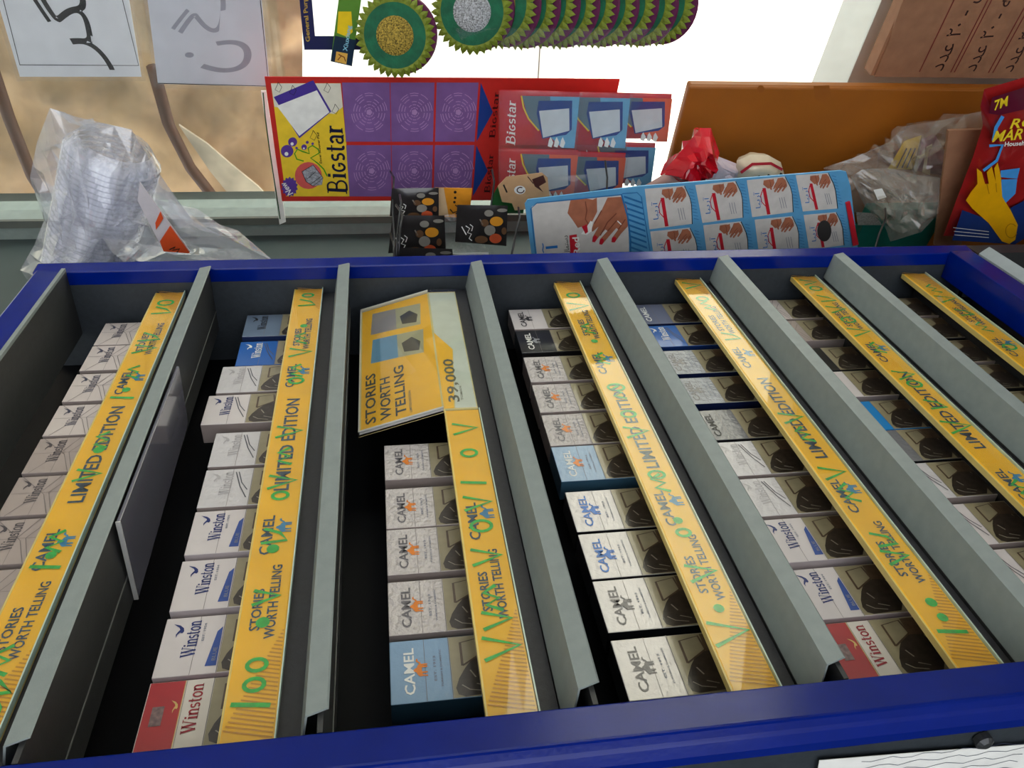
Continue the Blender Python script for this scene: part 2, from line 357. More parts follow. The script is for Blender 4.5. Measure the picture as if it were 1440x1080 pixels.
# ------------------------------------------------------------------ acrylic plate tucked under the top shelf
e = empty('acrylic_sign_holder', (.315, .05, -.1695 + ZO)); tag(e, 'empty smoky acrylic sign holder tucked under the grey shelf at left', 'sign holder')
mb = MB(); mb.prism([(-.115, -.046, .0005), (-.115, .038, .0033), (.118, .026, .0031), (.118, -.044, .0005)], (0, .0002, -.003))
mb.build('plate', mat('smoky_acrylic', (98, 98, 112), .18, 0, .5, .05, 20), e, bevel=.0006)
mb = MB(); mb.prism([(-.1153, -.046, -.0028), (-.1153, .038, .0002), (-.1153, .038, .0036), (-.1153, -.046, .0008)], (.0012, 0, 0)); mb.build('edge', mat('acrylic_edge', (190, 190, 188), .3), e)
# ------------------------------------------------------------------ yellow price strips
def green_marks(pn, mb, marks):
    for x, kind, s in marks:
        z = .0165
        if kind == 'bar': pn.stroke(mb, [(x, z - .011 * s), (x + .003, z + .012 * s)], .0035, .0006)
        elif kind == 'dot': pn.disc(mb, (x, z), .0042 * s, .0006, n=10)
        elif kind == 'o': pn.stroke(mb, arc(x, z, .0055 * s, .0072 * s, 0, 362, 14), .003, .0006)
        elif kind == 'v': pn.stroke(mb, [(x - .010 * s, z + .012 * s), (x, z - .012 * s), (x + .008 * s, z + .012 * s)], .0032, .0006)
        elif kind == 'l': pn.stroke(mb, [(x - .008, z + .01 * s), (x - .006, z - .01 * s), (x + .003, z - .004), (x + .009 * s, z + .009)], .003, .0006)
        elif kind == 's': pn.stroke(mb, [(x - .012, z - .006), (x - .006, z + .006), (x, z - .004), (x + .006, z + .007), (x + .013, z - .003)], .0034, .0006)
strip_lab = ['leftmost yellow price strip beneath the silver packs', 'yellow price strip beneath the red, blue and silver packs, second from left',
 'short yellow price strip beside the upright yellow sign', 'yellow price strip fourth from left, beneath the camel packs and light blue pack',
 'yellow price strip fifth from left, beneath navy and white packs', 'yellow price strip sixth from left, smeared with green marker', 'rightmost yellow price strip next to the blue bottom rail']
MK = [[(.06,'o',1.6),(.08,'l',1.4),(.1,'s',1),(.186,'bar',1),(.2,'dot',1),(.215,'s',.9),(.30,'v',.9),(.335,'dot',1.2),(.35,'s',1),(.42,'bar',1),(.436,'dot',1),(.47,'s',1),(.52,'v',1),(.545,'l',1.2),(.61,'l',1.1),(.63,'o',1.2)],
 [(.045,'bar',1.1),(.062,'o',.9),(.078,'o',.9),(.115,'dot',1.2),(.14,'v',.8),(.19,'dot',1.2),(.205,'l',1),(.255,'o',.9),(.275,'v',1),(.31,'s',1),(.35,'v',1),(.44,'o',1),(.46,'s',1),(.5,'v',1),(.53,'s',1),(.56,'dot',1),(.62,'l',1),(.64,'o',.9)],
 [(.075,'v',1.1),(.1,'v',.9),(.12,'s',.8),(.165,'v',1),(.2,'o',1.2),(.23,'v',1),(.255,'bar',1),(.3,'o',1),(.34,'v',1)],
 [(.07,'v',1.2),(.092,'dot',1),(.13,'v',1),(.175,'o',.8),(.19,'dot',1),(.24,'s',1),(.252,'o',1),(.32,'v',1),(.35,'o',1),(.39,'s',1),(.4,'o',1.2),(.46,'s',1),(.5,'dot',1),(.53,'s',.8),(.59,'v',1.1),(.62,'o',1.1)],
 [(.05,'bar',1),(.065,'dot',1),(.08,'dot',1.1),(.13,'v',.9),(.15,'l',.9),(.21,'s',1),(.24,'v',1),(.3,'s',1.1),(.33,'v',1),(.5,'l',1),(.58,'s',1.2),(.6,'o',1),(.64,'v',1)],
 [(.1,'v',1),(.14,'dot',1),(.2,'s',1),(.3,'v',1.2),(.34,'l',1),(.38,'o',1.1),(.4,'v',1),(.46,'s',1),(.5,'v',1.1),(.53,'o',1.2),(.56,'v',1),(.59,'l',1.1),(.62,'o',1.1),(.64,'v',.9)],
 [(.35,'v',1),(.4,'s',1),(.45,'o',1.1),(.5,'s',1),(.54,'l',1),(.58,'v',1.1),(.61,'s',1)]]
CAMBLUE = mat('emblem_blue', (28, 120, 176), .5)
for i in range(1, 8):
    x0, x1 = .019, .6585
    if i == 3: x1 = .3715
    z0 = -i * PITCH + .0352
    e = empty('price_strip', ((x0 + x1) / 2, .035, z0 + ZO)); tag(e, strip_lab[i - 1], 'price strip', 'yellow price strips')
    cx = (x0 + x1) / 2; hx = (x1 - x0) / 2
    MB().box(-hx, hx, -.0012, .0012, 0, .0328).build('card_insert', YEL, e)
    mb = MB(); mb.box(-hx - .0006, hx + .0006, .0012, .0048, -.0004, .0334); mb.box(-hx - .0006, hx + .0006, -.0014, .0048, .0328, .0342)
    mb.build('holder', mat('holder_cream', (222, 196, 112), .3, 0, .3), e)
    MB().box(-hx, hx, -.0036, -.0028, .0002, .033).build('clear_cover', ACR, e)
    MB().box(-hx, hx, -.0038, .0012, -.0014, -.0004).build('clear_edge', mat('pale_acrylic_edge', (186, 208, 196), .2, 0, .3), e)
    pn = Plane2(lambda a, b, dz: (a - cx, -.0013 - dz, b))
    mb = MB()
    for k in range(26):   # diagonal hatching in the near corner
        xa = x0 + .002 + k * .0034
        hgt = max(0, .031 - k * .0012)
        pn.poly(mb, [(xa, .001), (xa + .0013, .001), (xa + .0013 + hgt * .25, .001 + hgt), (xa + hgt * .25, .001 + hgt)], .0002)
        if i != 3 and k < 16:
            xb = x1 - .004 - k * .0034; hgt = max(0, .031 - k * .0019)
            pn.poly(mb, [(xb, .001), (xb + .0013, .001), (xb + .0013 + hgt * .25, .001 + hgt), (xb + hgt * .25, .001 + hgt)], .0002)
    mb.build('hatching', YELD, e)
    mb = MB(); mb2 = MB()
    def tx(s, a, b, z, h):
        if b < x1: pn.text(mb, s, (a, z), (b, z), (a, z + h), .0004)
    for a in (.102, .508):
        tx('STORIES', a + .006, a + .046, .0185, .0072); tx('WORTH TELLING', a - .002, a + .07, .0075, .0072)
    for a in (.184, .428):
        tx('CAMEL', a, a + .046, .0185, .0088)
        if a + .05 < x1: pn.poly(mb2, art_at(CAMEL, a + .022, .004, .02, .014, True), .0004)
    tx('LIMITED EDITION', .262, .406, .0105, .0125)
    mb.build('lettering', NAVY, e); mb2.build('emblem', CAMBLUE, e)
    mb = MB(); green_marks(pn, mb, [m for m in MK[i - 1] if m[0] < x1 - .012]); mb.build('marker_writing', GRN, e)
# upright yellow sign on the third shelf
zs = -3 * PITCH
e = empty('promotional_sign', (.5, .034, zs + .0352 + ZO)); tag(e, 'upright yellow acrylic sign with two printed packs and the price 39,000', 'sign')
sx0, sx1 = .3735 - .5, .641 - .5
def sg(a, b, dz):      # sign face: a across 0..1, b up 0..1 (lower fifth upright, the rest leaning back)
    x = sx0 + (sx1 - sx0) * a; z = .120 * b
    y = 0 if z < .034 else (z - .034) * .30
    return (x, y - dz * .95, z - dz * .3)
mb = MB()
for (b0_, b1_) in ((0, .034 / .12), (.034 / .12, 1)):
    q = [sg(0, b0_, 0), sg(1, b0_, 0), sg(1, b1_, 0), sg(0, b1_, 0)]; mb.prism(q, (0, .003, .0008))
mb.build('backing', mat('sign_cream', (214, 196, 140), .4), e)
pn = Plane2(sg)
mb = MB(); pn.poly(mb, [(.01, .3), (.99, .3), (.99, .985), (.01, .985)], .0003); pn.poly(mb, [(.01, .2), (.45, .13), (.6, .284), (.01, .284)], .0003); mb.build('yellow_print', YEL, e)
mb = MB(); pn.poly(mb, [(.01, .01), (.99, .01), (.99, .28), (.6, .28), (.45, .125), (.01, .19)], .0003); mb.build('white_print', mat('sign_white', (206, 208, 206), .4), e)
mb = MB(); mb2 = MB(); mb3 = MB(); mb4 = MB()
for k, a in enumerate((.46, .71)):
    pn.poly(mb, [(a, .40), (a + .2, .38), (a + .22, .64), (a + .02, .64)], .0005)
    pn.poly(mb2 if k == 0 else mb3, [(a + .02, .64), (a + .22, .64), (a + .235, .88), (a + .035, .9)], .0005)
    pn.poly(mb4, [(a + .03, .44), (a + .1, .42), (a + .16, .5), (a + .13, .6), (a + .05, .58)], .0007)
mb.build('printed_warning', mat('sign_beige', (176, 168, 140), .5), e); mb2.build('printed_pack', mat('sign_blue_pack', (92, 144, 190), .5), e); mb3.build('printed_pack', mat('sign_mauve_pack', (150, 140, 150), .5), e)
mb4.build('printed_picture', mat('sign_dark', (48, 44, 40), .6), e)
mb = MB()
for k, s in enumerate(('STORIES', 'WORTH', 'TELLING')):
    pn.text(mb, s, (.05, .86 - k * .13), (.05 + (.36, .3, .36)[k], .86 - k * .13), (.05, .95 - k * .13), .0006)
mb.build('lettering', mat('sign_text', (44, 52, 60), .5), e)
mb = MB(); pn.text(mb, '39,000', (.05, .145), (.37, .145), (.05, .24), .0006); pn.text(mb, 'LIMITED EDITION', (.05, .55), (.2, .55), (.05, .57), .0006)
pn.text(mb, 'TOMAN', (.06, .11), (.16, .11), (.06, .13), .0006); mb.build('price', mat('price_grey', (92, 88, 74), .5), e)
mb = MB()
for (b0_, b1_) in ((0, .034 / .12), (.034 / .12, 1)):
    q = [sg(0, b0_, .0028), sg(1, b0_, .0028), sg(1, b1_, .0028), sg(0, b1_, .0028)]; mb.prism(q, (0, -.0008, 0))
mb.build('clear_cover', ACR, e)
mb = MB()
for a in (0, .993):
    mb.prism([sg(a, .285, -.0025), sg(a + .008, .285, -.0025), sg(a + .008, 1, -.0025), sg(a, 1, -.0025)], (0, -.0062, 0))
mb.prism([sg(0, .99, -.0025), sg(1, .99, -.0025), sg(1, 1, -.0025), sg(0, 1, -.0025)], (0, -.0062, 0)); mb.build('acrylic_edge', mat('acrylic_edge', (190, 190, 188), .3), e)
# ================================================================== CIGARETTE PACKS
PW, PH, PT = .055, .088, .023
BEIGE = mat('warning_beige', (150, 140, 112), .3, 0, .5, .12, 60)
SHOE = mat('warning_dark', (52, 44, 38), .3, 0, .5, .45, 150)
SHOEB = mat('warning_brown', (84, 66, 50), .3, 0, .5, .3, 160)
_box = {}
def pack(desc, body, side, letter, word, letm, emb=None, embm=None, extra=None, wrinkle=False):
    e = empty('cigarette_pack', (0, 0, 0)); e['label'] = desc; e['category'] = 'cigarette pack'
    mb = MB().box(-PW / 2, PW / 2, 0, PT, 0, PH)
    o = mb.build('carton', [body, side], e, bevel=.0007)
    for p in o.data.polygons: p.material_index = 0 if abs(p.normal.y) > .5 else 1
    pn = Plane2(lambda a, b, dz: (a * PW - PW / 2, -dz, b * PH))
    mb = MB(); pn.poly(mb, [(.012, .01), (.988, .01), (.988, .495), (.012, .495)], .00015); w = mb.build('warning_panel', BEIGE, e)
    mb = MB(); pn.poly(mb, [(.02,.4),(.06,.455),(.16,.47),(.3,.44),(.46,.38),(.6,.31),(.68,.22),(.66,.08),(.5,.04),(.2,.05),(.04,.12)], .0003)
    pn.stroke(mb, [(.02, .03), (.95, .04)], .05, .00025); mb.build('warning_picture', SHOE, w)
    mb = MB(); pn.stroke(mb, [(.5,.40),(.88,.40),(.94,.22),(.7,.2),(.5,.40)], .022, .0004); pn.poly(mb, [(.62,.2),(.97,.2),(.97,.02),(.66,.02)], .00028); mb.build('warning_bag', SHOEB, w)
    mb = MB()
    for q in ([(.08, .24), (.12, .36), (.2, .42)], [(.14, .2), (.2, .3)], [(.3, .3), (.42, .34)]): pn.stroke(mb, q, .012, .0004)
    mb.build('warning_highlight', mat('warning_light', (150, 144, 130), .3, 0, .4), w)
    mb = MB(); pn.stroke(mb, [(.0, .71), (1, .71)], .004, .0002); pn.stroke(mb, [(.0, .5), (1, .5)], .006, .00025); mb.build('lid_seam', mat('seam_shadow', (120, 112, 110), .4), e)
    mb = MB()
    if word == 'Winston': pn.text(mb, word, (.3, .7), (.92, .7), (.3, .815), .00035, roman=True); pn.poly(mb, art_at(BIRD, .64, .83, .25, .1), .00035)
    elif word == 'Winston_low': pn.text(mb, 'Winston', (.2, .575), (.92, .575), (.2, .68), .00035, roman=True)
    else: pn.text(mb, 'CAMEL', (.12, .80), (.86, .80), (.12, .885), .00035)
    mb.build('lettering', letm, e)
    if emb:
        mb = MB(); pn.poly(mb, art_at(CAMEL, .34, .69, .34, .13, True), .00045); mb.build('emblem', embm, e)
    if extra: extra(pn, e)
    return e
def m_(n, rgb, rough=.28, wr=0, var=.03, metal=0): return mat(n, rgb, rough, metal, .3, var, 40, wr, 170, spec=.3)
def ex_blue(pn, e):
    mb = MB(); pn.poly(mb, [(.12, .51), (.78, .51), (.7, .55), (.12, .60)], .0003); mb.build('blue_band', mat('winston_blue', (30, 70, 150), .3, 0, .5), e)
    mb = MB(); pn.text(mb, 'BLUE', (.2, .525), (.42, .525), (.2, .555), .0005); pn.text(mb, 'EST. 1954', (.55, .65), (.86, .65), (.55, .67), .0005); mb.build('small_print', mat('small_grey', (120, 124, 140), .4), e)
def ex_x(pn, e):
    mb = MB()
    for q in ([(0, .93), (.5, .72), (1, .56)], [(0, .54), (.5, .66), (1, .96)], [(.1, .52), (.55, .62), (.8, .52)], [(.55, .52), (.55, .98)]): pn.stroke(mb, q, .008, .0003)
    mb.build('line_pattern', mat('fine_lines', (128, 118, 116), .4), e)
def ex_red(pn, e):
    mb = MB(); pn.poly(mb, [(.012, .72), (.988, .72), (.988, .99), (.012, .99)], .0002); mb.build('red_panel', mat('winston_red', (168, 20, 30), .3, 0, .6), e)
    mb = MB(); pn.poly(mb, art_at(BIRD, .5, .74, .2, .06), .0005); pn.stroke(mb, [(.012, .72), (.988, .72)], .006, .0004); mb.build('gold_detail', mat('gold_foil', (210, 176, 110), .3, .3), e)
    mb = MB(); pn.poly(mb, [(.34, .84), (.62, .84), (.62, .93), (.34, .93)], .0005); mb.build('tax_stamp', mat('tax_stamp', (120, 96, 96), .4, 0, 0, .4, 300), e)
def ex_lines(pn, e):
    mb = MB()
    for q in ([(.2, .53), (.5, .61), (.9, .68)], [(.4, .53), (.6, .6), (.9, .65)]): pn.stroke(mb, q, .012, .0003)
    mb.build('line_pattern', mat('sweep_grey', (84, 84, 92), .4), e)
def ex_sm(pn, e):
    mb = MB(); pn.text(mb, 'EST. 1913', (.3, .62), (.7, .62), (.3, .64), .0004); pn.text(mb, 'TURKISH & DOMESTIC', (.2, .57), (.8, .57), (.2, .585), .0004); mb.build('small_print', mat('small_grey', (120, 124, 140), .4), e)
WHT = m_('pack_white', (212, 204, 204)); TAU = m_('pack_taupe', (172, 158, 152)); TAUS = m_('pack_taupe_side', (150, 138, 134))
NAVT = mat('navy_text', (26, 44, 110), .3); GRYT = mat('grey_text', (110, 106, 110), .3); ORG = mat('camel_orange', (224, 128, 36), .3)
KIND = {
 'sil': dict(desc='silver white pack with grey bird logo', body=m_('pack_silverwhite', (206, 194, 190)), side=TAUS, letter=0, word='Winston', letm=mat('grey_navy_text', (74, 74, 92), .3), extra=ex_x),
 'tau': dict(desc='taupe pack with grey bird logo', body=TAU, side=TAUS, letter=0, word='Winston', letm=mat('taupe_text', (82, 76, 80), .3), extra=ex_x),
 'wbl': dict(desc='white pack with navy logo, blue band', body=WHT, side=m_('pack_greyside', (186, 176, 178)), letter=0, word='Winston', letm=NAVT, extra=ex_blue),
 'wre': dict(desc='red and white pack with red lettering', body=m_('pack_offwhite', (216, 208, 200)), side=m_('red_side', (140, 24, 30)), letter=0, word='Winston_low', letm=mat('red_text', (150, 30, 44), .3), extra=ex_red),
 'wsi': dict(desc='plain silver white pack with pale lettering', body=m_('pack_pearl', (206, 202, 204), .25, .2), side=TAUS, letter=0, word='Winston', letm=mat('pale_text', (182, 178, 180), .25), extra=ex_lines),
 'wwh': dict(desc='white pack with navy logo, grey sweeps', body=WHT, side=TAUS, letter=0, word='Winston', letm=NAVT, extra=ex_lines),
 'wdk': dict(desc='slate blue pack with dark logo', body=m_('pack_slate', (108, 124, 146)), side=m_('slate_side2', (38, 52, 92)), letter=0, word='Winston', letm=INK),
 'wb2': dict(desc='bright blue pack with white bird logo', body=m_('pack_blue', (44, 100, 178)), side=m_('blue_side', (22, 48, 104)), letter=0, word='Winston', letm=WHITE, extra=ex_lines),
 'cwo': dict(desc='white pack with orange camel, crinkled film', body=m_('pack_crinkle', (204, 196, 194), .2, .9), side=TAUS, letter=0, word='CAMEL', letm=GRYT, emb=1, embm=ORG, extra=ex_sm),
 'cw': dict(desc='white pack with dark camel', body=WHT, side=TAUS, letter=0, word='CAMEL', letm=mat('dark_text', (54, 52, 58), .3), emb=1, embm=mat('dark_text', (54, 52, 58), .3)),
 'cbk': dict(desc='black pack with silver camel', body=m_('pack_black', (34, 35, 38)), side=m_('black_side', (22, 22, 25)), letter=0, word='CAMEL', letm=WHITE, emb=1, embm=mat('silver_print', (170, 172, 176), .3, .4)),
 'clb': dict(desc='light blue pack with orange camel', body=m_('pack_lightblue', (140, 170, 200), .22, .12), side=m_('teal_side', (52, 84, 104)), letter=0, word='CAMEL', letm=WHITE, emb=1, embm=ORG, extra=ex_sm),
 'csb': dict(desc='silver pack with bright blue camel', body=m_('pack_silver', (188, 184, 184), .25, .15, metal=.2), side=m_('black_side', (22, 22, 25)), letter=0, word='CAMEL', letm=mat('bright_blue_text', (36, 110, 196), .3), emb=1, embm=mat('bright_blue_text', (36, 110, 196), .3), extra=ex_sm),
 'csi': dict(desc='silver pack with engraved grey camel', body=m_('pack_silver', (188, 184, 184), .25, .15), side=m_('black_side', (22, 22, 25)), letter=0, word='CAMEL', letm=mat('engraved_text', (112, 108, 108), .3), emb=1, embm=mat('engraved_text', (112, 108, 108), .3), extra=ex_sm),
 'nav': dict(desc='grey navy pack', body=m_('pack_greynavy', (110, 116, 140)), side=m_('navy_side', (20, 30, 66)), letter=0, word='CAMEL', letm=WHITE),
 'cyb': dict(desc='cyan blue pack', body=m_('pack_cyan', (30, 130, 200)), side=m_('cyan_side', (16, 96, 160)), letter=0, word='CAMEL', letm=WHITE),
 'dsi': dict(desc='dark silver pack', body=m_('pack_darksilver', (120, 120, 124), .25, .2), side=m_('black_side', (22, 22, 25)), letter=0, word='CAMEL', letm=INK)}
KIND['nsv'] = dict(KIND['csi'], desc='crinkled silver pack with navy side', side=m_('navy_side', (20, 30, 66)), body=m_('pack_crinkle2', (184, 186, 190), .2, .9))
PROTO = {}
ORD = ['first', 'second', 'third', 'fourth', 'fifth', 'sixth', 'seventh', 'eighth', 'ninth', 'tenth', 'eleventh']
ROWN = ['leftmost', 'second', 'third', 'fourth', 'fifth', 'sixth', 'rightmost']
reg = [.0433 + .061 * k for k in range(10)]
# bay: list of (kind, left edge x, extra depth, lift)   near end first
BAYS = {
 1: [('tau', .1065), ('tau', .1675), ('tau', .2285), ('tau', .2886), ('tau', .3486), ('sil', .4076), ('sil', .4694), ('sil', .5321), ('sil', .5892)],
 2: [('wre', .0426), ('wbl', .1011), ('wbl', .1626), ('wbl', .224), ('wsi', .2835), ('wsi', .343), ('wwh', .4139, 0, .018), ('wsi', .4735, 0, .012), ('wb2', .5332, .002), ('wdk', .5985)],
 3: [('clb', .06), ('cwo', .1208), ('cwo', .1835), ('cwo', .2395), ('cwo', .3074)],
 4: list(zip(['csi', 'csi', 'csb', 'csb', 'clb', 'cwo', 'cwo', 'cwo', 'cbk', 'cw'], [.0433, .1049, .1613, .2188, .2894, .3469, .4073, .4686, .5347, .593])),
 5: list(zip(['wre', 'wbl', 'wbl', 'wsi', 'wsi', 'dsi', 'nsv', 'nsv', 'wb2', 'nav'], [.0405, .0994, .1627, .222, .2817, .3408, .4083, .4716, .5358, .5961])),
 6: list(zip(['wsi', 'wwh', 'wwh', 'wsi', 'dsi', 'cyb', 'cw', 'cbk', 'tau', 'sil'], [.0433, .1045, .1657, .2296, .2873, .3429, .4076, .4649, .5374, .5974])),
 7: list(zip(['tau', 'tau', 'cbk', 'tau', 'dsi', 'tau'], reg[4:]))}
for b, L_ in BAYS.items():
    for n, it in enumerate(L_):
        k, x = it[0], it[1]; dy = it[2] if len(it) > 2 else 0
        if k not in PROTO: PROTO[k] = o = pack(**KIND[k])
        else: o = copy_tree(PROTO[k])
        y = .066 + dy; lift = it[3] if len(it) > 3 else 0
        if lift: cpart('pusher_block', MB().box(x + .004, x + PW - .004, .06, .088, -b * PITCH + .0425, -b * PITCH + .0425 + lift), TRAY)
        if y < .0425: y = .0425
        o.location = (x + PW / 2, y, -b * PITCH + .0427 + lift + ZO)
        tilt = random.uniform(-.012, .012)
        o.rotation_euler = (0, 0, tilt)
        nth = n + (3 if b == 1 else 1) - 1
        row = f'in {ROWN[b - 1]} row from left' if 0 < b - 1 < 6 else f'in {ROWN[b - 1]} row'
        o['label'] = f"{KIND[k]['desc']}, {ORD[n]} from bottom {row}"
        o['group'] = 'cigarette packs in the cabinet'
# ================================================================== THINGS BY THE WINDOW
def qslope(x, y, y1): return (x + (575 - x) / (1550 - y) * (y1 - y), y1)
# --- paper signs in plastic sleeves
def sign(label, pts, border, D, paperm, txt):
    c = Card('paper_sign', label, 'sign', D, pts[3])
    c.slab('paper', pts, paperm, .0006)
    ox = sum(p[0] for p in pts) / 4; oy = sum(p[1] for p in pts) / 4
    c.art('border_line', INK, lambda pl, mb: pl.stroke(mb, border, 1.2, .0004, closed=False))
    txt(c)
    c.slab('plastic_sleeve', [(ox + (p[0] - ox) * 1.06, oy + (p[1] - oy) * 1.06) for p in pts], FILM, .0003, .0016)
    return c
PAPER = mat('office_paper', (226, 230, 236), .6, 0, 0, .03, 20)
def t1(c):
    def f(pl, mb): pl.text(mb, '\uFEAE\uFB95\uFE9F', (138, 92), (110, -52), (52, 60), .0005)
    c.art('lettering', INK, f)
sign('white paper sign with bold black Persian lettering at top left', [(0 - 22, -60), (172, -60), (199, 108), (28, 108)], [(-8, -50), (28, 91), (195, 92), (160, -50)], 1.30, PAPER, t1)
def t2(c):
    def f(pl, mb):
        pl.text(mb, '\u0646', (322, 102), (326, 56), (258, 100), .0005, mirror=True); pl.text(mb, '\uFB92', (312, 52), (318, -14), (240, 46), .0005, mirror=True)
    c.art('lettering', mat('faded_grey_ink', (150, 152, 166), .6), f)
sign('white paper sign with faded grey reversed lettering beside the yellow card', [(200, -60), (362, -60), (380, 122), (222, 118)], [(222, 117), (378, 121), (366, 0)], 1.302, mat('thin_paper', (206, 210, 220), .6, 0, 0, .03, 20), t2)
# --- things outside behind the pane: tan canvas on brown arched poles
c = Card('canvas_awning', 'tan canvas hung outside the window at upper left', 'awning', 1.75, (200, 300))
mb = MB(); vs = []; nx, ny = 26, 16
for i in range(nx + 1):
    for j in range(ny + 1):
        px, py = -160 + i * 22.5, -60 + j * 24
        vs.append(c.loc(px, py, .05 * noise.noise(Vector((px * .012, py * .02, 3))) + .02 * math.sin(px * .05 + py * .03)))
mb.add(vs, [(i * (ny + 1) + j, (i + 1) * (ny + 1) + j, (i + 1) * (ny + 1) + j + 1, i * (ny + 1) + j + 1) for i in range(nx) for j in range(ny)])
cv = mb.build('canvas', mat('tan_canvas', (205, 172, 138), .9, 0, 0, .4, 7, .3, 20), c.e, smooth=True)
POLE = mat('brown_pole', (92, 56, 38), .6)
for pts in ([(-30, -40), (8, 60), (30, 130), (60, 210), (90, 260), (130, 330)], [(225, 60), (246, 140), (275, 200), (320, 260), (352, 300), (390, 340)]):
    MB().tube([c.loc(a, b, .1) for a, b in pts], .013, 8).build('pole', POLE, c.e, smooth=True)
mb = MB(); fl = [(258, 150), (272, 172), (300, 214), (330, 252), (358, 298), (392, 298), (388, 260), (366, 236), (330, 206), (296, 176)]
mb.prism([c.loc(*p, .07) for p in fl], (0, 0, .006)); mb.build('pale_flap', mat('pale_canvas', (226, 212, 194), .9, 0, 0, .25, 14, .3, 20), c.e)
# --- bag of cups at upper left
BAG = clear('crinkly_bag', (252, 252, 255), .2, .06, .6, 18, (236, 238, 246), .11)
c = Card('plastic_bag', 'crumpled clear plastic bag of nested bowls above the blue frame', 'plastic bag', .99, (200, 372))
out = [(70, 152), (110, 165), (185, 182), (205, 215), (235, 260), (272, 312), (330, 340), (386, 368), (300, 392), (180, 400), (80, 400), (40, 396), (28, 380), (48, 345), (62, 310), (42, 250), (52, 200)]
c.pillow('film', out, BAG, .11, 0, seed=5, amp=.55, rings=6, sub=3, smooth=False)
CUP = clear('milky_cup', (244, 246, 252), .34, .15, 0, 80, (236, 238, 248), .08)
pa, pb, nb = (158, 222), (120, 384), 24
ax = (Vector(c.loc(*pb)) - Vector(c.loc(*pa))).normalized(); s_ = ax.cross(Vector((0, 0, 1))); me_ = None
for k in range(nb):
    t = k / (nb - 1); q = Vector(c.loc(pa[0] + (pb[0] - pa[0]) * t, pa[1] + (pb[1] - pa[1]) * t, -.004))
    if me_ is None:
        vs = []
        for r_, h in ((.047, 0), (.0485, .0008), (.047, .0024), (.036, .022)):
            for m in range(20):
                a = math.tau * m / 20; vs.append(ax * -h + (s_ * math.cos(a) * 1.25 + Vector((0, 0, 1)) * math.sin(a)) * r_)
        o = MB().add(vs, [(r * 20 + m, r * 20 + (m + 1) % 20, r * 20 + 20 + (m + 1) % 20, r * 20 + 20 + m) for r in range(3) for m in range(20)]).build('bowl', CUP, c.e, smooth=True); me_ = o.data
    else:
        o = bpy.data.objects.new('bowl', me_); COL.objects.link(o); o.parent = c.e
    o.location = q
c.slab('printed_header', [(208, 214), (276, 312), (240, 312), (205, 240)], mat('header_grey', (206, 200, 206), .4, 0, .4), .001, .066)
for q, dz in (([(236, 254), (240, 264), (230, 280), (229, 270)], .068), ([(249, 274), (276, 313), (240, 310), (235, 296)], .068), ([(318, 336), (334, 343), (334, 366), (324, 366)], .05), ([(155, 372), (163, 365), (170, 371)], .058)):
    c.art('orange_stripe', mat('orange_print', (222, 84, 40), .4, 0, .4), lambda pl, mb: pl.poly(mb, q, dz))
c.art('lettering', INK, lambda pl, mb: (pl.stroke(mb, [(248, 307), (256, 303), (252, 308), (262, 306), (258, 311)], 1.6, .069), pl.stroke(mb, [(314, 366), (318, 358), (312, 352), (320, 348), (312, 340)], 1.5, .062), pl.stroke(mb, arc(358, 366, 8, 11, 180, 360, 8), 1.4, .062)))
# --- white strip with a green line behind the card
c = Card('edging_strip', 'narrow white strip with a green line beside the red card edge', 'strip', 1.22, (396, 314))
c.slab('strip', [(367, 128), (374, 128), (402, 312), (393, 316)], WHITE, .002)
c.art('green_line', mat('dark_green_line', (36, 84, 44), .5), lambda pl, mb: pl.stroke(mb, [(370, 130), (373, 165), (379, 210), (387, 262), (394, 308)], 1.6, .0004))
# --- the hanging card of scourers ---------------------------------------------------------------
REDC = mat('card_red', (196, 44, 38), .4, 0, .2); PUR = mat('slot_purple', (124, 90, 150), .4, 0, .2, .12, 25)
c = Card('display_card', 'long red and purple display card with yellow header hanging by the window', 'display card', 1.20, (400, 283))
cb = [(372, 108), (872, 111), qslope(872, 111, 281), qslope(372, 108, 283)]
c.slab('card', cb, REDC, .0015)
c.slab('header', [(381, 117), (479, 117), (494, 276), (402, 276)], mat('header_yellow', (240, 204, 52), .4, 0, .2), .0003, .0004)
c.art('header_fade', mat('header_pale', (226, 222, 206), .4), lambda pl, mb: pl.poly(mb, [(381, 117), (479, 117), (482, 150), (470, 160), (386, 150)], .0006))
def zz(x, y): return (370 + x / 5.684, 100 + y / 5.684)
c.art('pad_frame', mat('pad_indigo', (74, 54, 150), .4), lambda pl, mb: pl.poly(mb, [zz(85, 205), zz(400, 70), zz(545, 320), zz(290, 535)], .0009))
c.art('pad_face', WHITE, lambda pl, mb: pl.poly(mb, [zz(110, 275), zz(430, 150), zz(530, 325), zz(290, 515)], .0012))
c.art('wordmark', mat('wordmark_navy', (26, 28, 62), .4), lambda pl, mb: pl.text(mb, 'BiGstar', zz(672, 975), zz(632, 425), zz(515, 968), .0012, roman=True))
c.art('small_print', INK, lambda pl, mb: pl.text(mb, 'Excel Scourer Pad', zz(470, 735), zz(445, 490), zz(452, 733), .0012))
def bub(pl, mb):
    for x, y, r in ((192, 637, 50), (236, 563, 36), (328, 605, 22), (353, 566, 12), (396, 577, 10), (268, 612, 10)): pl.disc(mb, zz(x, y), r / 5.684, .0011)
c.art('bubbles', mat('bubble_purple', (92, 60, 150), .4), bub)
c.art('bubble_shine', WHITE, lambda pl, mb: [pl.disc(mb, zz(x, y), r / 5.684, .0014, n=10) for x, y, r in ((187, 658, 16), (232, 578, 13), (326, 614, 8))])
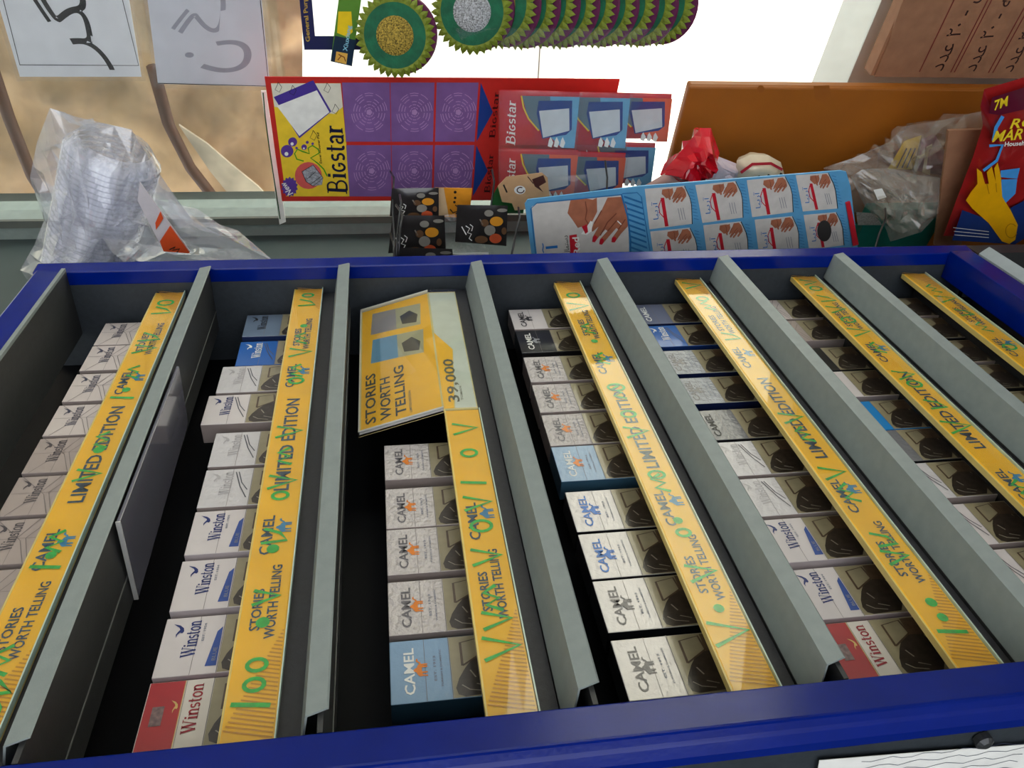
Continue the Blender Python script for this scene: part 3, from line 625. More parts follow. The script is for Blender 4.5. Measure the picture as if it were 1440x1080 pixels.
def burst(pl, mb):
    pts = []
    for k in range(28):
        r = (72 if k % 2 else 58); a = math.tau * k / 28; pts.append(zz(212 + r * .95 * math.cos(a), 922 + r * 1.15 * math.sin(a)))
    pl.poly(mb, pts, .0012)
c.art('burst', mat('bubble_purple', (92, 60, 150), .4), burst)
c.art('burst_text', WHITE, lambda pl, mb: pl.text(mb, 'New', zz(240, 972), zz(175, 880), zz(198, 992), .0015))
c.art('red_disc', mat('disc_red', (214, 92, 88), .4), lambda pl, mb: pl.disc(mb, zz(362, 832), 19, .0010))
c.art('utensil_picture', mat('steel_print', (158, 160, 168), .4, 0, 0, .5, 300), lambda pl, mb: (pl.poly(mb, [zz(310, 800), zz(400, 745), zz(480, 850), zz(470, 905), zz(400, 915), zz(345, 880)], .0013)))
c.art('utensil_outline', INK, lambda pl, mb: (pl.stroke(mb, [zz(310, 800), zz(400, 745), zz(480, 850), zz(400, 915), zz(345, 880), zz(310, 800)], .8, .0015), pl.stroke(mb, [zz(350, 860), zz(420, 800)], .8, .0015), pl.stroke(mb, [zz(380, 900), zz(460, 840)], .8, .0015)))
c.art('green_number', mat('marker_green', (70, 160, 30), .4), lambda pl, mb: pl.stroke(mb, [zz(325, 715), zz(270, 700), zz(252, 655), zz(275, 620), zz(320, 640), zz(370, 655), zz(360, 610), zz(395, 590), zz(440, 620), zz(450, 650), zz(380, 690), zz(440, 735), zz(485, 780), zz(512, 835)], 1.7, .0016))
c.art('droplets', INK, lambda pl, mb: [pl.stroke(mb, [zz(x + a, y + b) for a, b in ((0, 0), (30, 40), (10, 80), (-25, 60), (-5, 20), (0, 0))], .7, .0012) for x, y in ((120, 85), (235, 110), (510, 90), (575, 260), (400, 470))])
sep = [(481, 548), (549, 611), (614, 673)]
yr = [(116, 199), (204, 276)]
mbs = MB(); mbw = MB()
for k, (xa, xb) in enumerate(sep):
    for (ya, yb) in yr:
        q = [qslope(xa, 116, ya), qslope(xb, 116, ya), qslope(xb, 116, yb), qslope(xa, 116, yb)]
        sl = c.slab('slot', q, PUR, .0004, .0005)
        mx = sum(p[0] for p in q) / 4 + 3; my = (ya + yb) / 2
        mb = MB()
        for r_ in (6, 10, 14, 18, 22, 25):
            for s in range(10):
                if (s + int(r_)) % 5 == 0: continue
                c.pl.stroke(mb, arc(mx, my, r_, r_ * 1.08, s * 36 + 3, s * 36 + 31, 2), 1.0, .0008)
        c.pl.disc(mb, (mx, my), 4.5, .0008, n=5)
        mb.build('web_print', mat('web_pink', (176, 138, 190), .4), sl)
for (ya, yb) in yr:
    q = [qslope(676, 116, ya), qslope(704, 116, ya), qslope(704, 116, yb), qslope(676, 116, yb)]
    c.art('arrow', mat('arrow_blue', (24, 60, 140), .4), lambda pl, mb: pl.poly(mb, [q[0], ((q[0][0] + q[1][0]) / 2 + 3, (ya + yb) / 2), q[3]], .0006))
    c.art('side_text', mat('side_black', (60, 10, 14), .4), lambda pl, mb: pl.text(mb, 'BiGstar', (q[2][0] - 1, yb - 5), (q[1][0] - 2, ya + 12), (q[2][0] - 9, yb - 5), .0006, roman=True))
# packets hooked on the card
PRED = mat('packet_red', (190, 26, 40), .3, 0, .6, .1, 30, .2, 60)
PBL = mat('packet_sky', (104, 168, 206), .3, 0, .6); POR = mat('packet_orange', (226, 96, 58), .3, 0, .6); PGR = mat('packet_slate', (96, 116, 128), .3, 0, .6)
PIND = mat('packet_indigo', (24, 54, 130), .3, 0, .6)
pk = [((703, 126), 112, 78, 1.115, 'first', 'upper', PBL), ((772, 128), 114, 76, 1.137, 'second', 'upper', PBL), ((832, 129), 113, 66, 1.159, 'third', 'upper', POR),
      ((703, 208), 110, 70, 1.117, 'first', 'lower', POR), ((770, 212), 110, 64, 1.139, 'second', 'lower', POR), ((810, 198), 112, 60, 1.162, 'third', 'lower', PBL)]
for (x, y), w, h, D, o_, rw, cornerm in pk:
    c = Card('scourer_packet', f'red and blue scourer packet, {o_} from left in {rw} pair row on card', 'packet', D, (x, y + h), 'scourer packets on the display card')
    sk = -8
    q = [(x, y), (x + w, y + 3), (x + w + sk, y + h), (x, y + h)]
    c.pillow('packet', q, PRED, .014, 0, seed=x * .1, amp=.1)
    d = .0092
    def R_(a, b): return (x + a * w + sk * b * a, y + b * h + 3 * a)
    c.art('corner_panel', cornerm, lambda pl, mb: pl.poly(mb, [R_(.5, .04), R_(.99, .04), R_(.99, .96), R_(.82, .96), R_(.6, .7)], d))
    c.art('slate_panel', PGR, lambda pl, mb: pl.poly(mb, [R_(.27, .04), R_(.62, .04), R_(.66, .5), R_(.5, .66), R_(.34, .38)], d + .0002))
    c.art('yellow_curve', mat('packet_yellow', (232, 200, 40), .3), lambda pl, mb: pl.stroke(mb, [R_(.26, .04), R_(.29, .25), R_(.36, .45), R_(.5, .66)], 2, d + .0005))
    c.art('pad_frame', PIND, lambda pl, mb: pl.poly(mb, [R_(.48, .12), R_(.9, .1), R_(.93, .62), R_(.86, .72), R_(.55, .8), R_(.46, .34)], d + .0008))
    c.art('pad_face', mat('pad_white', (206, 212, 216), .3, 0, .5), lambda pl, mb: pl.poly(mb, [R_(.49, .3), R_(.87, .24), R_(.9, .64), R_(.56, .78)], d + .0011))
    c.art('splash', WHITE, lambda pl, mb: [pl.poly(mb, [R_(a, .76), R_(a + .04, .86), R_(a + .02, .95), R_(a - .03, .93), R_(a - .02, .82)], d + .001) for a in (.66, .74, .82)])
    c.art('wordmark', WHITE, lambda pl, mb: pl.text(mb, 'BiGstar', R_(.19, .93), R_(.19, .13), R_(.07, .9), d + .0008, roman=True))
    c.slab('clear_wrap', [(x - 3, y - 4), (x + w + 2, y - 1), (x + w + sk + 2, y + h + 3), (x - 3, y + h + 3)], FILM, .0004, d + .0024)
# --- navy hanger card and hang tag by the sponges
c = Card('hanger_card', 'navy cut-out hanger card with gold small lettering at top edge', 'card', 1.19, (440, 72))
c.slab('card', [(418, -30), (436, -30), (443, 51), (512, 51), (512, 70), (428, 70)], mat('hanger_navy', (34, 36, 84), .4), .001)
c.art('lettering', mat('gold_print', (196, 160, 60), .4), lambda pl, mb: pl.text(mb, 'General Purpose', (436, 58), (430, -20), (430, 59), .0004))
c = Card('hang_tag', 'green and yellow hang tag with navy end beside the gold scourer', 'tag', 1.16, (482, 94))
c.slab('tag', [(480, -30), (512, -30), (495, 93), (465, 86)], mat('tag_green', (90, 140, 50), .4), .001)
c.art('yellow_print', mat('tag_yellow', (240, 206, 30), .4), lambda pl, mb: pl.poly(mb, [(476, 16), (494, 16), (496, 45), (488, 52), (474, 46)], .0003))
c.art('navy_end', mat('tag_navy', (22, 46, 70), .4), lambda pl, mb: pl.poly(mb, [(471, 50), (500, 56), (495, 93), (465, 86)], .0005))
c.art('gold_seal', mat('tag_gold', (226, 176, 80), .4), lambda pl, mb: pl.poly(mb, [(473, 72), (489, 75), (487, 90), (471, 86)], .0008))
c.art('seal_figure', mat('tag_brown', (120, 50, 30), .4), lambda pl, mb: (pl.stroke(mb, [(475, 84), (480, 78), (476, 76), (484, 80), (486, 86)], 1.4, .001)))
c.art('lettering', mat('tag_sky', (140, 200, 220), .4), lambda pl, mb: pl.text(mb, 'Xiuxiang', (488, 72), (494, 36), (482, 71), .0009))
# --- sunflower scourers
SG = mat('sponge_green', (12, 92, 62), .8, 0, 0, .25, 80, .3, 300); SP = mat('petal_green', (112, 126, 30), .7, 0, 0, .25, 120); SPU = mat('sponge_purple', (92, 20, 68), .8, 0, 0, .2, 80)
GOLDM = mat('gold_mesh', (176, 150, 66), .35, .5, 0, .9, 500, .9, 500); SILM = mat('silver_mesh', (190, 192, 198), .3, .5, 0, .7, 500, .9, 500)
def scourer(label, px, py, D, r, tilt, yaw, centre, clr=True):
    c = Card('sunflower_scourer', label, 'scourer', D, (px, py), 'sunflower scourers on the hanging chain')
    c.e.rotation_euler = (Matrix((RT, UPV, -HN)).transposed() @ Matrix.Rotation(tilt, 3, 'X') @ Matrix.Rotation(yaw, 3, 'Y')).to_euler()
    n = 36
    def lathe(prof):
        mb = MB(); vs = [(rr * math.cos(math.tau * k / n), rr * math.sin(math.tau * k / n), z) for rr, z in prof for k in range(n)]
        m = len(prof)
        fs = [(i * n + k, i * n + (k + 1) % n, (i + 1) * n + (k + 1) % n, (i + 1) * n + k) for i in range(m - 1) for k in range(n)]
        return mb.add(vs, fs + [list(range(n))[::-1], [(m - 1) * n + k for k in range(n)]])
    bk = lathe([(r * .86, -.009), (r * .97, -.008), (r * 1.0, -.005), (r * .97, -.0012)]); bk.v = [(x + r * .04, y - r * .1, z) for x, y, z in bk.v]; bk.build('backing_pad', SPU, c.e)
    lathe([(r * .9, -.001), (r * .92, .004), (r * .8, .008), (r * .6, .009)]).build('green_pad', SG, c.e)
    mb = MB()
    for k in range(34):
        a = math.tau * k / 34; ca, sa = math.cos(a), math.sin(a)
        def P(rr, t, z): return (rr * ca - t * sa, rr * sa + t * ca, z)
        w = r * .085
        mb.add([P(r * .8, -w, .0085), P(r * .8, w, .0085), P(r * .95, w * .9, .006), P(r * 1.06, 0, .002), P(r * .95, -w * .9, .006), P(r * .9, 0, .010), P(r * .95, 0, -.002)],
               [(0, 1, 5), (1, 2, 5), (2, 3, 5), (3, 4, 5), (4, 0, 5), (0, 6, 1), (1, 6, 2), (2, 6, 3), (3, 6, 4), (4, 6, 0)])
    mb.build('petals', SP, c.e)
    lathe([(r * .5, .007), (r * .48, .0095), (r * .3, .0105), (r * .05, .011)]).build('metal_mesh_centre', centre, c.e, smooth=True)
    return c
DR = math.radians
scourer('sunflower scourer with gold mesh centre at the front of the chain', 556, 50, 1.13, .0535, DR(-6), DR(24), GOLDM)
scourer('sunflower scourer with silver mesh centre, second in the chain', 664, 16, 1.15, .055, DR(-8), DR(22), SILM)
for k in range(9):
    scourer(f'tilted sunflower scourer, {ORD[k]} right of the silver one', 706 + k * 27.5, 8 + (k % 2) * 2, 1.178 + k * .006, .056, DR(-42), DR(22), SILM if k % 2 else GOLDM)
c = Card('wrapper_strip', 'clear plastic wrapper strip hanging along the row of scourers', 'wrapper', 1.13, (800, 70))
pts = [(640, 40)] + [(640 + k * 16, 66 + (6 if k % 2 else -3)) for k in range(1, 19)] + [(945, 40)]
c.slab('film', pts, FILM, .0004)
# --- spice packets on pegs
SPK = mat('spice_black', (40, 37, 38), .3, 0, .5, .3, 40)
def spice(label, q, D, seed):
    c = Card('spice_packet', label, 'packet', D, q[3], 'spice packets on the pegs')
    c.pillow('packet', q, SPK, .012, 0, seed=seed, amp=.2)
    x, y = q[0]; w = q[1][0] - x; h = q[3][1] - y; d = .0078
    def R_(a, b): return (x + a * w + (q[3][0] - x) * b, y + b * h)
    c.art('turmeric_bowl', mat('turmeric', (216, 146, 40), .5), lambda pl, mb: (pl.disc(mb, R_(.78, .36), w * .13, d, ry=h * .13)))
    c.art('paprika_bowl', mat('paprika', (196, 84, 48), .5), lambda pl, mb: (pl.disc(mb, R_(.78, .82), w * .12, d, ry=h * .13)))
    c.art('spoon_print', mat('spoon_grey', (140, 136, 128), .4), lambda pl, mb: (pl.disc(mb, R_(.62, .14), w * .09, d, ry=h * .09), pl.disc(mb, R_(.66, .6), w * .11, d, ry=h * .14), pl.disc(mb, R_(.88, .06), w * .1, d, ry=h * .05), pl.stroke(mb, [R_(.45, .3), R_(.52, .45)], 1.8, d)))
    c.art('brown_print', mat('spice_brown', (104, 74, 50), .5), lambda pl, mb: (pl.disc(mb, R_(.55, .4), w * .08, d, ry=h * .1), pl.disc(mb, R_(.5, .85), w * .13, d, ry=h * .1), pl.disc(mb, R_(.94, .62), w * .05, d, ry=h * .1)))
    c.art('lettering', WHITE, lambda pl, mb: (pl.stroke(mb, [R_(.1, .5), R_(.2, .72)], 1.4, d), pl.stroke(mb, [R_(.18, .48), R_(.26, .55), R_(.22, .66), R_(.3, .7), R_(.26, .82), R_(.32, .88)], 1.3, d), pl.stroke(mb, [R_(.26, .44), R_(.32, .5), R_(.3, .62)], 1.2, d)))
    return c
spice('dark spice packet at the upper left of the peg cluster', [(551, 265), (617, 264), (617, 303), (548, 304)], .985, 1)
spice('dark spice packet below the first, nearest the blue frame', [(552, 303), (625, 303), (627, 352), (546, 356)], .965, 2)
spice('dark spice packet at right beside the light blue card', [(643, 288), (714, 289), (712, 346), (640, 340)], .960, 3)
spice('dark spice packet mostly hidden behind the blue frame edge', [(556, 348), (636, 350), (640, 392), (552, 392)], .950, 4)
c = Card('price_note', 'orange price note with black handwritten figures behind spice packets', 'note', 1.0, (640, 304))
c.slab('note', [(612, 264), (664, 265), (660, 306), (616, 305)], mat('note_orange', (214, 140, 34), .5, 0, 0, .2, 30), .0008)
c.art('pale_margin', mat('note_beige', (206, 176, 138), .5), lambda pl, mb: pl.poly(mb, [(612, 264), (624, 264), (631, 304), (617, 304)], .0003))
c.art('handwriting', INK, lambda pl, mb: (pl.disc(mb, (640, 270), 2, .0004), pl.disc(mb, (640, 278), 1.8, .0004), pl.disc(mb, (639, 284), 1.8, .0004), pl.stroke(mb, [(640, 288), (647, 293)], 1.4, .0004), pl.stroke(mb, [(633, 294), (637, 299), (643, 297), (641, 301)], 1.8, .0004)))
c = Card('cellophane_bag', 'clear cellophane bag between the dark spice packets', 'plastic bag', .983, (640, 360))
c.pillow('film', [(600, 330), (622, 302), (660, 300), (690, 340), (700, 372), (600, 372)], FILM, .02, 0, seed=9, amp=.8, smooth=False)
c.slab('white_label', [(626, 350), (686, 348), (688, 368), (628, 370)], WHITE, .0006, .012)
# pegs from the cabinet side
HK = mat('peg_wire', (60, 60, 62), .35, .7)
def peg(label, pts, D0, D1):
    n = len(pts); P = [atD(a, b, D0 + (D1 - D0) * i / (n - 1)) for i, (a, b) in enumerate(pts)]
    e = empty('peg_hook', P[0]); tag(e, label, 'hook', 'wire pegs on the cabinet side')
    MB().tube([p - P[0] for p in P], .0016, 6).build('wire', HK, e, smooth=True)
    MB().tube([Vector((0, 0, -.004)), Vector((0, 0, .004))], .004, 8).build('foot_plate', HK, e)
PEG = [('at far left of the spice packets', [(554, 372), (555, 340), (552, 290), (554, 250), (549, 241)], .84, 1.1), ('bent wire peg over upper spice packet', [(557, 372), (559, 330), (564, 285), (562, 274)], .84, .95),
 ('wire peg in front of lower spice packet', [(560, 372), (563, 320), (566, 302), (557, 288)], .84, .94), ('shortest wire peg near blue frame', [(554, 374), (554, 345), (549, 328)], .84, .9),
 ('wire peg beside the kraft card', [(716, 376), (724, 335), (731, 305), (729, 292)], .84, .93), ('tall wire peg by the red arrow card', [(689, 300), (692, 280), (695, 256), (692, 238)], .985, 1.05),
 ('wire peg over the clear bag at right', [(1228, 360), (1236, 330), (1245, 308), (1245, 293)], .86, .96), ('wire peg in front of the scourer packets', [(852, 300), (853, 275), (854, 250), (851, 226)], .97, 1.06)]
for l, p, a, b in PEG: peg(l if 'peg' in l else 'thin wire peg ' + l, p, a, b)
# --- kraft card with a clear pouch, green packet behind
KR = mat('kraft', (196, 154, 112), .7, 0, 0, .08, 60)
c = Card('kraft_header_pouch', 'kraft header card with clear pouch above the light blue card', 'pouch', 1.04, (730, 292))
c.slab('header', [(700, 262), (712, 249), (762, 243), (770, 250), (774, 288), (760, 292), (724, 296), (720, 286), (706, 284)], KR, .001)
c.art('punch_slot', INK, lambda pl, mb: pl.poly(mb, [(707, 260), (709, 259), (714, 270), (712, 271)], .0004))
c.art('badge_print', WHITE, lambda pl, mb: (pl.disc(mb, (731, 267), 8, .0004, ry=6)))
c.art('brown_print', mat('print_brown', (72, 34, 26), .5), lambda pl, mb: (pl.stroke(mb, arc(732, 267, 5, 4, 0, 300, 8), 1.6, .0006), pl.poly(mb, [(748, 252), (764, 246), (768, 256), (758, 262), (764, 270), (752, 262)], .0004), pl.stroke(mb, [(742, 248), (750, 258)], 1.4, .0004)))
c.pillow('pouch', [(768, 250), (840, 246), (846, 282), (774, 290)], FILM, .014, -.003, seed=3, amp=.5)
c = Card('green_packet', 'green packet corner behind the kraft card', 'packet', 1.07, (710, 300))
c.pillow('packet', [(690, 280), (700, 262), (740, 262), (736, 300), (694, 300)], mat('leaf_green', (34, 96, 44), .4), .01, 0, seed=4)
# --- tissue card
TB = mat('tissue_blue', (92, 160, 206), .4, 0, .15); TS = mat('stripe_blue', (40, 110, 170), .4)
SKIN = mat('printed_skin', (168, 104, 78), .5, 0, 0, .15, 60); SKIND = mat('printed_skin_shade', (128, 70, 52), .5); NAIL = mat('printed_nail', (196, 30, 50), .4); TGR = mat('tissue_paper', (206, 202, 198), .5)
c = Card('tissue_display_card', 'light blue display card showing hands and small printed panels', 'display card', .955, (900, 372))
def tt(x, y): return (700 + x / 4.8, 220 + y / 4.8)       # header detail
def t2_(x, y): return (900 + x / 4.5, 220 + y / 4.5)       # panel detail
c.slab('card', [(738, 287), (742, 281), (900, 262), (1182, 240), (1190, 242), (1196, 262), (1206, 344), (1206, 392), (752, 392)], TB, .002)
c.slab('header_panel', [tt(228, 340), tt(262, 315), tt(840, 258), tt(880, 400), tt(890, 800), tt(280, 800)], TGR, .0004, .0006)
c.art('header_outline', TS, lambda pl, mb: (pl.stroke(mb, [tt(270, 800), tt(222, 350), tt(262, 312), tt(840, 255)], 1.4, .001), pl.stroke(mb, [tt(835, 258), tt(875, 400), tt(895, 560), tt(893, 800)], 2.2, .0012)))
def stripes(pl, mb):
    for k in range(11): pl.poly(mb, [tt(850 + k * 5, 262 + k * 38), tt(975 + k * 4, 305 + k * 38), tt(977 + k * 4, 318 + k * 38), tt(852 + k * 5, 276 + k * 38)], .0006)
    pl.stroke(mb, [tt(840, 250), tt(940, 242), tt(968, 270), tt(1030, 660), tt(1040, 800)], 1.2, .0006)
c.art('stripes', TS, stripes)
HANDS = [[(490,292),(600,282),(640,290),(668,275),(670,370),(640,430),(612,460),(606,510),(588,518),(568,470),(540,480),(500,420),(470,380)],
 [(740,275),(830,270),(868,330),(880,420),(876,470),(830,520),(790,575),(768,572),(772,545),(812,490),(800,480),(760,525),(705,590),(684,585),(690,555),(740,500),(725,490),(690,530),(655,575),(636,570),(640,540),(680,470),(640,505),(628,500),(650,440),(700,360)]]
def hand(pl, mb, fn, dz):
    for h in HANDS: pl.poly(mb, [fn(*p) for p in h], dz)
def hshade(pl, mb, fn, dz, w):
    for q in ([(590, 300), (600, 360), (590, 420), (612, 455)], [(690, 530), (740, 440), (800, 380)], [(740, 500), (800, 430)], [(812, 490), (860, 420)], [(700, 360), (650, 450)]): pl.stroke(mb, [fn(*p) for p in q], w, dz)
def nails(pl, mb, fn, dz):
    for q in ([(566, 470), (600, 452), (608, 505), (590, 518)], [(640, 545), (655, 525), (672, 540), (655, 575), (636, 572)], [(690, 555), (708, 548), (716, 566), (702, 592), (684, 587)], [(770, 545), (790, 535), (800, 552), (788, 575), (766, 574)]): pl.poly(mb, [fn(*p) for p in q], dz)
c.art('printed_hands', SKIN, lambda pl, mb: hand(pl, mb, tt, .001))
c.art('hand_shading', SKIND, lambda pl, mb: hshade(pl, mb, tt, .0014, 1.6))
c.art('printed_nails', NAIL, lambda pl, mb: nails(pl, mb, tt, .0016))
c.art('printed_tissue', WHITE, lambda pl, mb: (pl.poly(mb, [tt(600, 470), tt(625, 430), tt(640, 440), tt(632, 500), tt(600, 525), tt(560, 520)], .0015)))
c.art('printed_ring', WHITE, lambda pl, mb: pl.stroke(mb, [tt(806, 430), tt(832, 455)], 1.4, .0017))
c.art('brand_text', mat('brand_blue', (30, 110, 186), .4), lambda pl, mb: pl.text(mb, '\uFE8E\uFE92\uFBFE\uFEAD\uFE81', tt(430, 900), tt(400, 575), tt(325, 905), .0012))
c.art('sub_text', INK, lambda pl, mb: pl.text(mb, '\uFEDD\uFE8E\uFEE4\uFE98\uFEB3\uFEA9', tt(482, 660), tt(470, 530), tt(450, 662), .0012))
c.art('red_band', mat('tissue_red', (196, 34, 50), .4), lambda pl, mb: pl.poly(mb, [tt(482, 530), tt(532, 522), tt(556, 800), tt(500, 800)], .0012))
c.art('red_band_text', WHITE, lambda pl, mb: pl.text(mb, 'Red', tt(556, 655), tt(545, 540), tt(512, 658), .0014))
PANELS = [((30, 205), (335, 180), (378, 425), (60, 460)), ((350, 180), (660, 150), (697, 385), (395, 420)), ((675, 150), (970, 120), (1015, 350), (710, 383)), ((985, 118), (1235, 100), (1290, 330), (1030, 347)),
 ((65, 475), (370, 445), (410, 680), (95, 700)), ((400, 435), (690, 405), (730, 640), (430, 670)), ((725, 400), (1015, 372), (1050, 600), (755, 635)), ((1035, 370), (1285, 348), (1330, 560), (1070, 590))]
for i, q in enumerate(PANELS):
    q = [t2_(*p) for p in q]
    def B_(a, b): return tuple((q[0][k] * (1 - a) + q[1][k] * a) * (1 - b) + (q[3][k] * (1 - a) + q[2][k] * a) * b for k in (0, 1))
    pn_ = c.slab('panel', [B_(0, 0), B_(.82, 0), B_(.9, .4), B_(.85, .98), B_(0, 1)], TGR, .0003, .0005)
    hf = lambda x, y: B_(.33 + (x - 470) / 410 * .5, (y - 255) / 340 * .42)
    c.art('printed_hands', SKIN, lambda pl, mb: hand(pl, mb, hf, .0008), pn_)
    c.art('hand_shading', SKIND, lambda pl, mb: hshade(pl, mb, hf, .001, .8), pn_)
    c.art('brand_text', MATS['brand_blue'], lambda pl, mb: pl.text(mb, '\uFE8E\uFE92\uFBFE\uFEAD\uFE81', B_(.2, .78), B_(.22, .34), B_(.08, .77), .0008), pn_)
    c.art('red_band', MATS['tissue_red'], lambda pl, mb: (pl.poly(mb, [B_(.3, .25), B_(.37, .25), B_(.38, .97), B_(.31, .97)], .0008), pl.stroke(mb, [B_(.3, .3), B_(.24, .45), B_(.24, .62), B_(.31, .74)], 1.2, .0008)), pn_)
    c.art('small_print', mat('small_grey', (120, 124, 140), .4), lambda pl, mb: [pl.stroke(mb, [B_(a, .55), B_(a + .01, .85)], .7, .0008) for a in (.62, .67, .72)], pn_)
    c.art('blue_field', TS, lambda pl, mb: [pl.stroke(mb, [B_(.9, .08 + k * .085), B_(.99, .12 + k * .085)], .7, .0008) for k in range(10)], pn_)
    c.art('edge_curve', INK, lambda pl, mb: pl.stroke(mb, [B_(.82, 0), B_(.89, .3), B_(.9, .5), B_(.85, .98)], 1, .0009), pn_)
    if i == 7: c.art('torn_hole', mat('hole_dark', (52, 50, 50), .6), lambda pl, mb: pl.disc(mb, B_(.44, .5), 10, .0011, ry=15), pn_)
c.slab('red_edge', [t2_(1298, 290), t2_(1325, 280), t2_(1380, 550), t2_(1345, 560)], MATS['tissue_red'], .003, .003)
# --- red carrier bag and wrapped roll, orange box
c = Card('red_bag', 'crumpled red plastic bag in front of the orange board', 'plastic bag', 1.06, (960, 255))
c.pillow('bag', [(928, 246), (950, 222), (985, 180), (1000, 180), (1003, 190), (1012, 215), (996, 252), (960, 262)], mat('red_film', (206, 18, 36), .25, 0, .5, .15, 30, .5, 30), .05, 0, seed=12, amp=.8, smooth=False)
c.pillow('white_corner', [(1000, 214), (1046, 232), (1040, 250), (990, 254)], mat('pink_white', (216, 196, 200), .3, 0, .4), .02, .005, seed=13, smooth=False)
c.pillow('pale_flap', [(900, 262), (944, 236), (962, 258), (930, 268)], mat('flap_pink', (200, 150, 136), .3, 0, .4), .015, .004, seed=14)
c = Card('wrapped_roll', 'round cream and red wrapped packet above the light blue card', 'packet', 1.05, (1070, 250))
c.pillow('roll', [(1034, 250), (1036, 226), (1056, 217), (1080, 218), (1098, 228), (1104, 248), (1070, 262)], mat('roll_cream', (216, 200, 172), .4, 0, .4), .05, 0, seed=15, amp=.1)
c.art('red_rim', MATS['tissue_red'], lambda pl, mb: pl.stroke(mb, [(1036, 232), (1052, 220), (1078, 219), (1094, 228)], 4, .021))
c.art('dark_print', INK, lambda pl, mb: (pl.stroke(mb, [(1054, 236), (1060, 233), (1064, 238)], 1.6, .0275), pl.stroke(mb, [(1072, 232), (1080, 236), (1084, 244)], 2.2, .026), pl.stroke(mb, [(1092, 236), (1100, 242)], 4, .016)))
OB = mat('orange_paint', (152, 86, 12), .55, 0, 0, .08, 12)
c = Card('orange_board', 'tall orange painted board standing under the window', 'board', 1.165, (1200, 250))
zf = -c.A.z
q = [c.loc(968, 120), c.loc(962, 300)]
a1, a0 = q[0][0], q[0][0] - .36; zt = c.loc(972, 112)[1]
MB().box(a0, a1, zf, zt, -.018, 0).build('panel', OB, c.e, bevel=.004)
MB().box(a0, a1 + .001, zf, zt + .002, .0, .006).build('front_panel', OB, c.e, bevel=.003)
c.art('stain', mat('brown_stain', (150, 84, 16), .6), lambda pl, mb: pl.poly(mb, [(1142, 118), (1164, 117), (1166, 132), (1156, 142), (1144, 136)], .0066))
c.art('stain', MATS['brown_stain'], lambda pl, mb: pl.disc(mb, (1068, 122), 5, .0066))
# --- carton with Persian lines
CB = mat('carton_brown', (146, 104, 76), .8, 0, 0, .1, 40, .1, 120)
c = Card('printed_carton', 'brown corrugated carton with red ruled Persian lines at top right', 'carton', 1.215, (1300, 112))
ca = c.loc(1246, 108); cb_ = c.loc(1270, 0); zf = -c.A.z
mb = MB(); al = ca[0]; ar = al + .42; ztop = (ca[1] + cb_[1]) / 2 + .012
mb.box(al, ar, zf, ztop, -.03, -.004); mb.build('carton', CB, c.e)
face = [(al, ztop - .012, 0)]
top = [(al + .42 * k / 14, ztop + .008 * noise.noise(Vector((k * 1.7, 1, 2))) + (-.006 if k < 2 else 0), -.004) for k in range(15)]
mb = MB(); mb.prism([(al, zf, -.004), (ar, zf, -.004)] + top[::-1], (0, 0, .004)); mb.build('front_flap', CB, c.e)
RL = mat('red_rule', (112, 40, 32), .6)
lines = [(1300, 1341), (1344, 1392), (1398, 1452)]
def crl(pl, mb):
    for b in (1296, 1340, 1345, 1393, 1399, 1450):
        p = Vector(c.loc(b - 8, 112)); q_ = (p.x, p.y)
        mb.add([(al + .01, p.y, .0006), (al + .4, p.y, .0006), (al + .4, p.y + .002, .0006), (al + .01, p.y + .002, .0006)], [(0, 1, 2, 3)])
c.art('ruled_lines', RL, crl)
def ctx(pl, mb):
    for (x, s) in ((1316, '\uFEA9\uFEAA\uFECB \u06F2\u06F0 - \uFBFC\uFEAE\uFBFF\uFEB7'), (1362, '\uFEA9\uFEAA\uFECB \u06F2\u06F0 - \uFEEA\uFB90\uFEAE\uFEB3'), (1414, '\uFEA9\uFEAA\uFECB \u06F2\u06F0 - \uFB56\uFE8E\uFB7D\uFB90')):
        p = c.loc(x + 2, 112); v, f, asp = text2d(s); h = .024
        mb.add([(al + .012 + a * asp * h * .95, p[1] + b * h, .0006) for a, b in v], f)
c.art('lettering', mat('carton_ink', (52, 26, 20), .6), ctx)
# --- clear bag with packets inside, teal box
BAG2 = clear('dusty_bag', (250, 248, 244), .14, .08, .5, 20, (226, 220, 212), .07)
c = Card('yellow_sachet', 'yellow sachet with black print inside the clear bag', 'sachet', 1.1, (1250, 240))
c.pillow('sachet', [(1248, 238), (1272, 198), (1296, 190), (1284, 238)], mat('sachet_yellow', (196, 160, 20), .4), .015, 0, seed=20)
c.art('print', INK, lambda pl, mb: [pl.stroke(mb, [(1258 + k * 7, 232), (1272 + k * 6, 204)], 1.6, .009) for k in range(3)])
c = Card('pink_packet', 'mauve and cream packet inside the clear bag', 'packet', 1.105, (1310, 245))
c.pillow('packet', [(1290, 240), (1296, 196), (1314, 188), (1330, 214), (1328, 248)], mat('mauve_film', (150, 90, 110), .3, 0, .5, .4, 40), .03, 0, seed=21)
c.art('cream_print', mat('roll_cream', (216, 200, 172), .4), lambda pl, mb: pl.poly(mb, [(1292, 236), (1298, 200), (1306, 196), (1303, 240)], .013))
c = Card('large_clear_bag', 'large hazy clear bag draped before the orange board', 'plastic bag', 1.09, (1260, 300))
c.pillow('film', [(1158, 236), (1200, 222), (1250, 200), (1270, 178), (1330, 168), (1382, 156), (1390, 200), (1370, 300), (1290, 330), (1200, 300), (1170, 262)], BAG2, .06, 0, seed=22, amp=.9, rings=6, smooth=False)
c = Card('small_clear_bag', 'smaller crumpled clear bag hanging in front of the large one', 'plastic bag', .99, (1260, 330))
